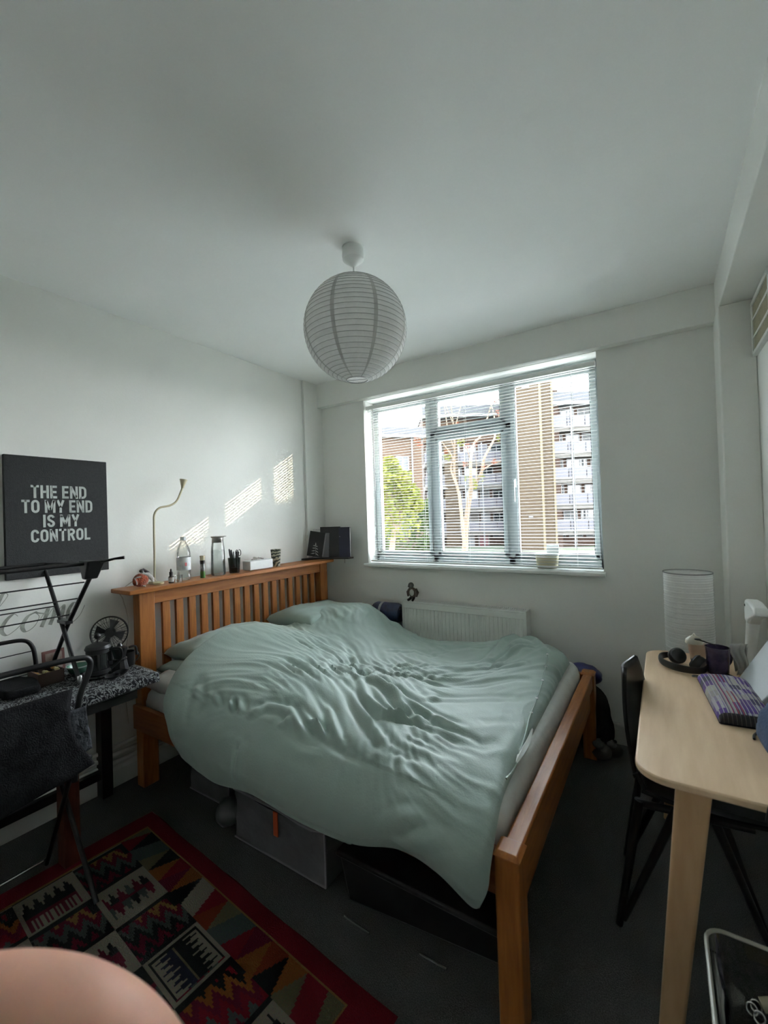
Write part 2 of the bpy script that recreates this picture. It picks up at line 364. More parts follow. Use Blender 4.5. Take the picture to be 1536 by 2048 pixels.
CURT = mat('far_net_curtain', (0.0296, 0.0316, 0.0316), 0.8, var=0.2, scale=2)
REDD = mat('red_front_door', (0.0494, 0.0040, 0.0059), 0.5)
GRASS = mat('far_grass', (0.0114, 0.0190, 0.0068), 0.9, col2=(0.0190, 0.0266, 0.0114), scale=0.6)
cy_ = MB().box(-8, 30, 0.4, 11, GZ-0.05, GZ+0.015).build('bounce_paving', mat('pale_bounce', (0.46, 0.45, 0.43), 0.85, var=0.1, scale=3), None, smooth=0); cy_['kind'] = 'structure'  # unseen pale paving, added to bounce daylight up to the ceiling
g = MB().box(-90, 90, 0.4, 140, GZ-0.2, GZ).build('ground', GRASS, None, smooth=0); g['kind'] = 'structure'
pv = MB().add([E_(-30, 33, GZ+0.02), E_(60, 33, GZ+0.02), E_(60, 40, GZ+0.02), E_(-30, 40, GZ+0.02)], [(0, 1, 2, 3)]).build('road', mat('grey_asphalt', (0.06, 0.06, 0.062), 0.9), None, smooth=0); pv['kind'] = 'structure'

def part(b, name, boxes, m, parent=None, bevel=0, label=None):
    mb = MB()
    for q in boxes: mb.box(*q)
    o = mb.build(name, m, parent or b, smooth=0, loc=Vector((0, 0, 0))); 
    if label: o['label'] = label
    return o
def fwindow(b, x, z, w, h, y, cur=False, bars=1, framem=None):
    o = part(b, 'window', [(x, x+w, y-0.06, y, z, z+0.09), (x, x+w, y-0.06, y, z+h-0.09, z+h), (x, x+0.09, y-0.06, y, z, z+h), (x+w-0.09, x+w, y-0.06, y, z, z+h)]
             + [(x+w*(i+1)/(bars+1)-0.045, x+w*(i+1)/(bars+1)+0.045, y-0.06, y, z, z+h) for i in range(bars)], framem or FWHITE)
    p = part(b, 'glazing', [(x+0.05, x+w-0.05, y-0.02, y+0.01, z+0.05, z+h-0.05)], CURT if cur else FGLASS, o)
    return o
def fdoor(b, x, z, m, y, w=0.9, h=2.05):
    o = part(b, 'front_door', [(x, x+w, y-0.05, y, z, z+h)], m)
    part(b, 'door_frame', [(x-0.1, x, y-0.07, y, z, z+h+0.1), (x+w, x+w+0.1, y-0.07, y, z, z+h+0.1), (x-0.1, x+w+0.1, y-0.07, y, z+h, z+h+0.1)], FWHITE, o)
    return o

def deck_block(name, label, u0, u1, d, ztop, rails, group, seed, wallm, brick_cols, posts, door_floor=None):
    rnd = random.Random(seed); W = u1-u0
    b = thing(name, label, 'building', E_(u0, d, GZ), YAW, group, local=True)
    z = lambda a: a-GZ
    part(b, 'wall', [(0, W, 1.2, 9.0, 0, z(ztop))], wallm)
    part(b, 'roof_fascia', [(-0.1, W+0.1, -0.35, 9.1, z(ztop)-0.85, z(ztop)+0.05)], ROOFG)
    part(b, 'cornice', [(-0.1, W+0.1, -0.30, 1.3, z(ztop)-1.25, z(ztop)-0.86)], FWHITE)
    for k, r in enumerate(rails):
        part(b, 'balcony_slab', [(0, W, -0.05, 1.25, z(r)-1.62, z(r)-1.17)], CONC)
        part(b, 'rail', [(0, W, -0.14, -0.02, z(r)-1.18, z(r)-1.05), (0, W, -0.10, -0.04, z(r)-0.04, z(r)+0.03)], FWHITE)
        x = 0.0
        for i, c in enumerate(brick_cols):
            pass
        n = max(2, round(W/1.9))
        for i in range(n):
            part(b, 'balustrade_panel', [(i*W/n+0.04, (i+1)*W/n-0.04, -0.08, -0.02, z(r)-1.04, z(r)-0.05)], PANEL)
    for p in posts:
        part(b, 'downpipe', [(p, p+0.14, -0.2, -0.09, 0, z(rails[0])+1.0)], FWHITE)
    floors = [r-1.1 for r in rails]+[GZ]
    for k, fz in enumerate(floors):
        x = 0.35
        while x < W-1.2:
            t = rnd.random()
            if t < 0.30 and x+1.0 < W: fdoor(b, x, z(fz), rnd.choice([FWHITE, CURT, CONC, PANEL]), 1.2); x += 1.35
            elif t < 0.75 and x+1.7 < W: fwindow(b, x, z(fz)+0.95, 1.5, 1.15, 1.2, rnd.random() < 0.35, 1); x += 1.85
            elif x+2.4 < W: fwindow(b, x, z(fz)+0.85, 2.2, 1.3, 1.2, rnd.random() < 0.4, 2); x += 2.6
            else: x += 0.8
    return b, z
RAILS = [11.3, 8.57, 5.85, 3.12, 0.4]
b1, zz = deck_block('apartment_block', 'deck-access flats with lilac balcony panels right of the brick tower', 17.6, 27.0, 45, 13.7, RAILS, None, 3, RBR, (), (2.2, 4.5, 6.9))
b2, zz = deck_block('apartment_block', 'deck-access flats with a red door behind the bare tree', 4.9, 15.2, 50, 13.9, RAILS[1:], None, 11, RBR, (), (4.6, 6.6, 9.3))
fdoor(b2, 6.35, 0.0, REDD, 1.1, 1.05)['label'] = 'red front door at ground level'
part(b2, 'pier', [(2.3, 3.9, -0.1, 1.2, 0, zz(11.6))], YBR, label='plain brick pier')
part(b2, 'wall', [(0, 10.3, 0.9, 1.3, zz(9.9), zz(12.4))], LBR)
# brick stair tower
tw = thing('brick_tower', 'tall windowless yellow brick stair tower between the two flats blocks', 'building', E_(13.3, 42.5, GZ), YAW, local=True)
part(tw, 'wall', [(0, 2.55, 0, 4.5, 0, 19.2)], YBR); part(tw, 'recessed_wall', [(2.5, 3.95, 0.5, 4.5, 0, 17.3)], YBR)
part(tw, 'recessed_wall', [(3.9, 5.4, 2.6, 6.5, 0, 16.6)], RBR)
part(tw, 'sunlit_edge', [(2.38, 2.62, -0.05, 0.55, 0, 19.2)], mat('sunlit_edge_paint', (0.0474, 0.0375, 0.0198), 0.9))  # pale strips paint sunlight onto the tower's corner edges
part(tw, 'sunlit_edge', [(3.78, 3.98, 0.42, 0.9, 0, 17.3)], mat('sunlit_edge_paint', (0.0474, 0.0375, 0.0198), 0.9))
part(tw, 'lamp', [(0.75, 1.45, -0.12, 0.0, 16.1, 16.32)], FWHITE); part(tw, 'lamp', [(1.0, 1.4, -0.1, 0.0, 3.3, 3.42)], FWHITE)
part(tw, 'coping', [(-0.08, 2.66, -0.08, 4.55, 19.2, 19.35)], CONC)
# far left house with flat roof
hs = thing('brick_house', 'tan brick house with flat grey roof behind the yellow-green tree', 'building', E_(3.35, 36.5, GZ), YAW+0.24, local=True)
zt = 8.75-GZ
part(hs, 'wall', [(-12, 0, 0, 9, 0, zt-0.8)], LBR)
part(hs, 'roof', [(-12.3, 0.4, -0.45, 9.3, zt-0.55, zt)], ROOFG); part(hs, 'fascia', [(-12.25, 0.35, -0.40, 9.2, zt-0.82, zt-0.56)], FWHITE)
for i, (x, z_) in enumerate([(-2.3, 7.65), (-2.3, 4.9), (-2.3, 2.1), (-5.6, 7.65), (-5.6, 4.9), (-8.9, 7.65)]): fwindow(hs, x, z_, 1.15, 1.25, 0, i % 2 == 0, 1)
part(hs, 'drainpipe', [(-0.9, -0.8, -0.1, 0, 0, zt-0.8)], FWHITE)

# street lamp
sl2 = thing('street_lamp', 'thin grey street lamp beside the tan brick house', 'lamp', E_(3.6, 30, GZ))
p0 = E_(3.6, 30, GZ)
MB().tube([p0, p0+Vector((0, 0, 5.2)), p0+Vector((0.3, 0.1, 5.6))], 0.06, 8).build('pole', ROOFG, sl2)
MB().ball(p0+Vector((0.55, 0.2, 5.65)), (0.38, 0.2, 0.09)).build('lamp_head', ROOFG, sl2)

# trees
BARK = mat('pale_bark', (0.0395, 0.0267, 0.0148), 0.9, col2=(0.0672, 0.0474, 0.0277), scale=6, bump=0.3, bscale=20)
def leafmat(n_, c1, c2): return mat(n_, c1, 0.7, col2=c2, scale=3.0, translucent=0.4, spec=0.2)
LY = leafmat('yellow_green_leaf', (0.0316, 0.0395, 0.0024), (0.0672, 0.0672, 0.0059)); LG = leafmat('green_leaf', (0.0069, 0.0148, 0.0024), (0.0178, 0.0277, 0.0040)); LO = leafmat('russet_leaf', (0.0553, 0.0138, 0.0059), (0.0790, 0.0277, 0.0099))
def leaves(centres, n, size, seed):
    rnd = random.Random(seed); mb = MB()
    for i in range(n):
        c, r = rnd.choice(centres)
        d = Vector((rnd.gauss(0, 1), rnd.gauss(0, 1), rnd.gauss(0, 1))).normalized()*r*(rnd.random()**0.4); p = Vector(c)+d
        a = Vector((rnd.gauss(0, 1), rnd.gauss(0, 1), rnd.gauss(0, .6))).normalized()*size*rnd.uniform(0.6, 1.3); b_ = a.orthogonal().normalized()*a.length*0.55
        mb.add([p-a, p+b_, p+a, p-b_], [(0, 1, 2, 3)])
    return mb
def fast_leaf_obj(name, mb, m, parent):
    me = bpy.data.meshes.new(name); me.from_pydata(mb.v, [], mb.f); me.materials.append(m)
    o = bpy.data.objects.new(name, me); C.objects.link(o); put(o, parent); o['kind'] = 'stuff'; return o
def leaf_tree(name, label, base, cl, n, size, m, seed):
    t = thing(name, label, 'tree', base); c0 = Vector(cl[0][0])
    mb = MB()
    mb.tube([base, Vector((base.x, base.y, (base.z+c0.z)/2)), c0], [0.14, 0.11, 0.05], 8)
    for c, r in cl[1:7]: mb.tube([c0-Vector((0, 0, 1.0)), (c0+Vector(c))/2, Vector(c)], [0.05, 0.035, 0.015], 6)
    mb.build('trunk', BARK, t); fast_leaf_obj('foliage', leaves(cl, n, size, seed), m, t); return t
cl = [(px(*q), r) for q, r in [((795, 1000, 13), .75), ((785, 950, 13), .42), ((782, 925, 13.1), .22), ((800, 965, 13), .45), ((815, 1000, 13), .45), ((770, 970, 13), .5), ((760, 1030, 13), .8), ((800, 1040, 13), .7), ((822, 985, 12.6), .25), ((835, 1010, 12.8), .2)]]
leaf_tree('leafy_tree', 'bright yellow-green leafy tree outside the left window pane', E_(0.1, 13, GZ), cl, 3200, 0.075, LY, 5)
cl = [(px(*q), r) for q, r in [((830, 1040, 16), .6), ((850, 1020, 16), .4), ((800, 1080, 16), .8), ((845, 1075, 16), .7), ((770, 1090, 16), .8), ((850, 1100, 16), .5)]]
leaf_tree('green_bush', 'darker green bush low behind the yellow-green tree', E_(1.0, 16.3, GZ), cl, 2200, 0.085, LG, 6)
bt = thing('bare_tree', 'mostly bare forked tree with a few russet leaves, centre of the window', 'tree', px(928, 1135, 20))
TR = [([(928, 1150), (930, 1095), (932, 1050), (936, 1015), (942, 977)], .17, .11), ([(942, 977), (954, 962), (963, 944), (969, 915), (985, 885), (990, 868), (988, 830), (977, 795)], .085, .02),
      ([(942, 977), (941, 932), (943, 907), (949, 885), (962, 871), (975, 835), (984, 808), (998, 795)], .08, .015), ([(929, 1092), (920, 1000), (916, 980), (909, 950), (909, 909), (909, 880), (905, 835), (900, 800)], .09, .015),
      ([(914, 972), (902, 940), (905, 915), (890, 893), (882, 880)], .05, .012), ([(909, 900), (896, 860), (890, 820), (884, 790)], .035, .01), ([(907, 870), (914, 840), (922, 812), (930, 790)], .03, .008),
      ([(952, 963), (953, 930), (948, 905)], .03, .012), ([(941, 925), (935, 900), (930, 890)], .03, .01), ([(965, 940), (985, 928), (1010, 920)], .04, .015), ([(905, 845), (893, 815), (886, 800)], .02, .008), ([(990, 868), (996, 840), (1000, 815)], .02, .008)]
for i, (pl, r0, r1) in enumerate(TR):
    pts = spline([px(x, y, 20+0.5*math.sin(i*2.1+k*0.7)*(k > 0)) for k, (x, y) in enumerate(pl)], 4); n = len(pts)
    MB().tube(pts, [r0+(r1-r0)*k/(n-1) for k in range(n)], 8).build('trunk' if i == 0 else 'branch', BARK, bt)
oc = [(px(x, y, 20), .16) for x, y in [(834, 880), (840, 890), (935, 893), (968, 932), (992, 800), (1000, 832), (996, 826), (895, 902), (930, 930), (988, 923), (915, 850), (1008, 915), (948, 888)]]
fast_leaf_obj('russet_leaves', leaves(oc, 420, 0.055, 8), LO, bt)
yc = [(px(x, y, 20), .2) for x, y in [(998, 877), (963, 955), (932, 957), (950, 970), (893, 915), (922, 885), (945, 965)]]
fast_leaf_obj('yellow_leaves', leaves(yc, 300, 0.055, 9), LY, bt)

# unseen tree added right of the view, cutting the low sun into patches
sd_ = -SUN_DIR; DT = 15.0
def toward(x, z, k): return Vector((x, 0.14, z)) + sd_*(k/math.hypot(sd_.x, sd_.y))
rnd = random.Random(21); mb = MB(); base = toward(1.3, 1.7, DT)
def lit(x, z):   # gaps left in the crown for the wanted sun patches
    if z > 1.80+0.22*(x-0.6)+0.05*noise.noise(Vector((x*9, z*9, 0))): return True
    if x < 0.64: return True
    if math.hypot((x-1.95)/0.19, (z-1.37)/0.15) < 1 or math.hypot((x-1.46)/0.07, (z-1.50)/0.08) < 1: return True
    return False
for i in range(5200):
    x = rnd.uniform(-3.2, 5.2); z = rnd.uniform(-3.5, 2.6) if i % 3 else rnd.uniform(0.8, 2.2); x = x if i % 3 else rnd.uniform(0.3, 2.5)
    if math.hypot((x-1.2)/4.4, (z+1.2)/4.0) > 1 or lit(x, z): continue
    p = toward(x, z, DT+rnd.uniform(-1.2, 1.2)); sz = rnd.uniform(0.07, 0.12)
    a = Vector((rnd.gauss(0, 1), rnd.gauss(0, 1), rnd.gauss(0, 1))); a = (a-sd_*a.dot(sd_)*0.8).normalized()*sz; b_ = a.cross(sd_).normalized()*sz*0.7
    mb.add([p-a, p+b_, p+a, p-b_], [(0, 1, 2, 3)])
bs = toward(1.2, 0, DT); bs.z = GZ
st_ = thing('sun_mask_tree', 'unseen leafy tree added to the right, crown shaped for the sun patches', 'tree', bs)
fast_leaf_obj('foliage', mb, LG, st_)
tp = toward(1.2, -0.6, DT); MB().tube([bs, (bs+tp)/2, tp], [0.2, 0.16, 0.06], 10).build('trunk', BARK, st_)
# ================================================================== BED
bed = thing('double_bed', 'oak double bed frame with slatted headboard and low foot rail', 'bed', (1.1, -0.95, 0))
MB().prism(rrect(0.035, 0.232, -1.765, -0.150, 0.008, 3), 1.030, 1.052, 'z').build('headboard_cap', OAKY, bed, bevel=0.004)
for y in (-1.645, -0.21):
    MB().box(0.105, 0.170, y-0.042, y+0.042, 0.0, 1.031).build('headboard_post', OAK, bed, bevel=0.004)
MB().box(0.118, 0.162, -1.603, -0.252, 0.955, 1.031).build('headboard_top_rail', OAKY, bed, bevel=0.003)
MB().box(0.118, 0.162, -1.603, -0.252, 0.24, 0.36).build('headboard_bottom_rail', OAKY, bed, bevel=0.003)
s0 = None; ns = 16
for i in range(ns):
    y = -1.528+i*(1.2)/(ns-1)
    if s0 is None:
        s0 = MB().box(0.130, 0.150, -0.022, 0.022, 0.355, 0.958).build('headboard_slat', OAK, None, bevel=0.002, loc=Vector((0, y, 0)))
        s0.parent = bed; s0.matrix_parent_inverse = Matrix.Translation(-bed.location)
    else:
        c = s0.copy(); C.objects.link(c); c.location = (0, y, 0)
# side rails, foot posts, foot rail
for y in (-1.718, -0.205):
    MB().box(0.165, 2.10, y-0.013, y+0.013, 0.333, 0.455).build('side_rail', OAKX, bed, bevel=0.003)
for y in (-1.725, -0.235):
    MB().box(2.090, 2.157, y-0.036, y+0.036, 0.0, 0.468).build('foot_post', OAK, bed, bevel=0.004)
    o = MB().hexa([(2.086, y-0.040, 0.468), (2.161, y-0.040, 0.468), (2.161, y+0.040, 0.468), (2.086, y+0.040, 0.468)], [(2.098, y-0.028, 0.480), (2.149, y-0.028, 0.480), (2.149, y+0.028, 0.480), (2.098, y+0.028, 0.480)]).build('post_cap', OAKY, bed, bevel=0.002)
MB().box(2.100, 2.150, -1.690, -0.270, 0.395, 0.470).build('foot_rail', OAKY, bed, bevel=0.006)
MB().box(2.108, 2.134, -1.690, -0.270, 0.270, 0.400).build('foot_panel', OAKY, bed, bevel=0.002)
for i in range(12):
    x = 0.26+i*0.158
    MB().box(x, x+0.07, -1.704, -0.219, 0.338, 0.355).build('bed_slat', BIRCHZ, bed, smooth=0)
# mattress
def mat_pt(u, v, z): return (0.185+u*1.885, -1.695+v*1.465, z)
mb = MB(); out = rrect(0.180, 2.082, -1.692, -0.224, 0.07, 6); nb = len(out); vs = []
prof = [(0.0, 0.356), (0.0, 0.37), (0.006, 0.41), (0.004, 0.47), (-0.004, 0.50), (-0.02, 0.520), (-0.05, 0.528)]
cx, cy = 1.131, -0.958
for ins, z in prof:
    for k, (x, y) in enumerate(out):
        d = Vector((x-cx, y-cy)); l = d.length; q = d*(1+ins/l); w_ = 0.004*math.sin(k*2.3+z*30) if 0.35 < z < 0.5 else 0
        vs.append((cx+q.x*(1+w_), cy+q.y*(1+w_), z))
fs = [(i*nb+k, i*nb+(k+1) % nb, (i+1)*nb+(k+1) % nb, (i+1)*nb+k) for i in range(len(prof)-1) for k in range(nb)]+[tuple(range(nb))[::-1], tuple((len(prof)-1)*nb+k for k in range(nb))]
mt = mb.add(vs, fs).build('mattress', SHEET, None, smooth=70)
tag(mt, 'mattress in a white fitted sheet on the oak bed', 'mattress')

def pillow(name, c, L, W, Hh, rz, tilt, m, label, seed, rx=0.0, group=None):
    mb = MB(); nu, nv = 28, 20
    def P(u, v, s):
        a, b = u*2-1, v*2-1
        e = max(0.0, (1-abs(a)**3.2)*(1-abs(b)**3.2))**0.45
        x = a*L/2*(1-0.06*(1-abs(b)**2)*0+0.0) ; y = b*W/2
        pin = 1-0.08*(b*b)*(1-a*a)*0
        x *= 1-0.07*(1-b*b)*abs(a)**4; y *= 1-0.09*(1-a*a)*abs(b)**4
        wv = noise.noise(Vector((a*2.2+seed, b*2.2, seed)))*0.018 + noise.noise(Vector((a*6+seed, b*6, seed)))*0.006
        return Vector((x, y, s*(Hh/2*e+wv*e)))
    mb.grid(lambda u, v: P(u, v, 1), nu, nv); mb.grid(lambda u, v: P(u, v, -1), nu, nv)
    M = Matrix.Translation(c) @ Matrix.Rotation(rz, 4, 'Z') @ Matrix.Rotation(tilt, 4, 'Y') @ Matrix.Rotation(rx, 4, 'X')
    mb.xf(M); o = mb.build(name, m, None, smooth=80); return tag(o, label, 'pillow', group)
SAGEP = mat('sage_pillowcase', (0.30, 0.395, 0.355), 0.65, var=0.05, scale=5, bump=0.25, bscale=14, sheen=0.25)
pillow('pillow', (0.36, -1.30, 0.590), 0.62, 0.42, 0.12, PI/2-0.05, 0.0, SAGEP, 'lower sage pillow poking out at the near end of the headboard', 1.0)
pillow('pillow', (0.34, -1.255, 0.680), 0.60, 0.42, 0.13, PI/2, -0.05, SAGEP, 'sage pillow heaped under the duvet edge, near half of the headboard', 2.0)
pillow('pillow', (0.38, -0.52, 0.685), 0.64, 0.44, 0.165, PI/2, 0.05, SAGEP, 'plump sage pillow in the corner by the notebooks', 3.0)
pillow('pillow', (0.34, -0.52, 0.567), 0.64, 0.42, 0.085, PI/2, 0.0, mat('white_pillowcase', (0.66, 0.67, 0.65), 0.8, var=0.04, bump=0.3, bscale=12), 'white pillow lowest in the corner under the plump sage pillow', 4.0)
pillow('pillow', (0.36, -1.50, 0.555), 0.40, 0.36, 0.10, PI/2, 0.0, mat('white_pillowcase', (0.66, 0.67, 0.65), 0.8), 'crumpled white pillow bottom of the stack beside the dark side table', 5.0)

# duvet: control net of columns from head to foot, each from the wall side across and down to the hem
NET = [
 [(.47,-.16,.60),(.46,-.34,.74),(.42,-.62,.765),(.43,-.86,.70),(.42,-1.10,.765),(.42,-1.38,.775),(.46,-1.62,.70),(.57,-1.79,.60),(.64,-1.82,.50),(.68,-1.805,.42)],
 [(.66,-.15,.58),(.66,-.30,.745),(.66,-.58,.755),(.62,-.88,.69),(.62,-1.12,.745),(.64,-1.40,.74),(.68,-1.64,.68),(.72,-1.80,.585),(.735,-1.835,.47),(.74,-1.815,.375)],
 [(.86,-.15,.53),(.87,-.30,.64),(.88,-.56,.67),(.88,-.86,.655),(.88,-1.14,.685),(.90,-1.42,.70),(.92,-1.66,.665),(.94,-1.81,.57),(.95,-1.84,.45),(.95,-1.82,.345)],
 [(1.12,-.16,.48),(1.12,-.30,.545),(1.13,-.56,.60),(1.14,-.84,.615),(1.14,-1.14,.635),(1.15,-1.44,.66),(1.16,-1.68,.635),(1.17,-1.81,.55),(1.17,-1.84,.45),(1.17,-1.815,.365)],
 [(1.38,-.16,.50),(1.38,-.30,.555),(1.39,-.56,.59),(1.40,-.84,.60),(1.41,-1.14,.615),(1.42,-1.44,.635),(1.43,-1.69,.615),(1.44,-1.82,.54),(1.44,-1.845,.44),(1.43,-1.82,.355)],
 [(1.60,-.16,.53),(1.61,-.30,.60),(1.62,-.56,.60),(1.64,-.84,.60),(1.66,-1.14,.605),(1.68,-1.44,.61),(1.69,-1.69,.60),(1.68,-1.82,.53),(1.67,-1.845,.44),(1.65,-1.82,.365)],
 [(1.76,-.17,.55),(1.78,-.32,.635),(1.80,-.58,.615),(1.83,-.86,.60),(1.86,-1.16,.60),(1.88,-1.46,.60),(1.87,-1.69,.585),(1.85,-1.82,.54),(1.84,-1.845,.47),(1.82,-1.815,.41)],
 [(1.90,-.18,.56),(1.92,-.34,.635),(1.93,-.60,.61),(1.96,-.88,.59),(1.98,-1.18,.585),(1.99,-1.48,.58),(1.98,-1.68,.56),(1.97,-1.81,.51),(1.955,-1.84,.45),(1.94,-1.815,.395)],
 [(2.00,-.24,.555),(2.02,-.38,.60),(2.01,-.62,.585),(2.03,-.90,.565),(2.035,-1.20,.565),(2.04,-1.48,.56),(2.05,-1.66,.55),(2.06,-1.80,.49),(2.045,-1.825,.40),(2.03,-1.80,.335)],
 [(2.045,-.32,.535),(2.055,-.42,.555),(2.045,-.64,.535),(2.05,-.92,.530),(2.055,-1.20,.530),(2.06,-1.46,.525),(2.075,-1.64,.53),(2.09,-1.78,.46),(2.085,-1.80,.40),(2.06,-1.80,.34)],
]
def cr1(a, b, c, d, t): return 0.5*((2*b)+(c-a)*t+(2*a-5*b+4*c-d)*t*t+(3*b-a-3*c+d)*t**3)
def net_pt(s, t):
    ni, nj = len(NET)-1, len(NET[0])-1
    fi = min(s*ni, ni-1e-6); i = int(fi); a = fi-i; fj = min(t*nj, nj-1e-6); j = int(fj); b = fj-j
    rows = []
    for ii in (i-1, i, i+1, i+2):
        ii = max(0, min(ni, ii)); q = [Vector(NET[ii][max(0, min(nj, jj))]) for jj in (j-1, j, j+1, j+2)]
        rows.append(cr1(q[0], q[1], q[2], q[3], b))
    return cr1(rows[0], rows[1], rows[2], rows[3], a)
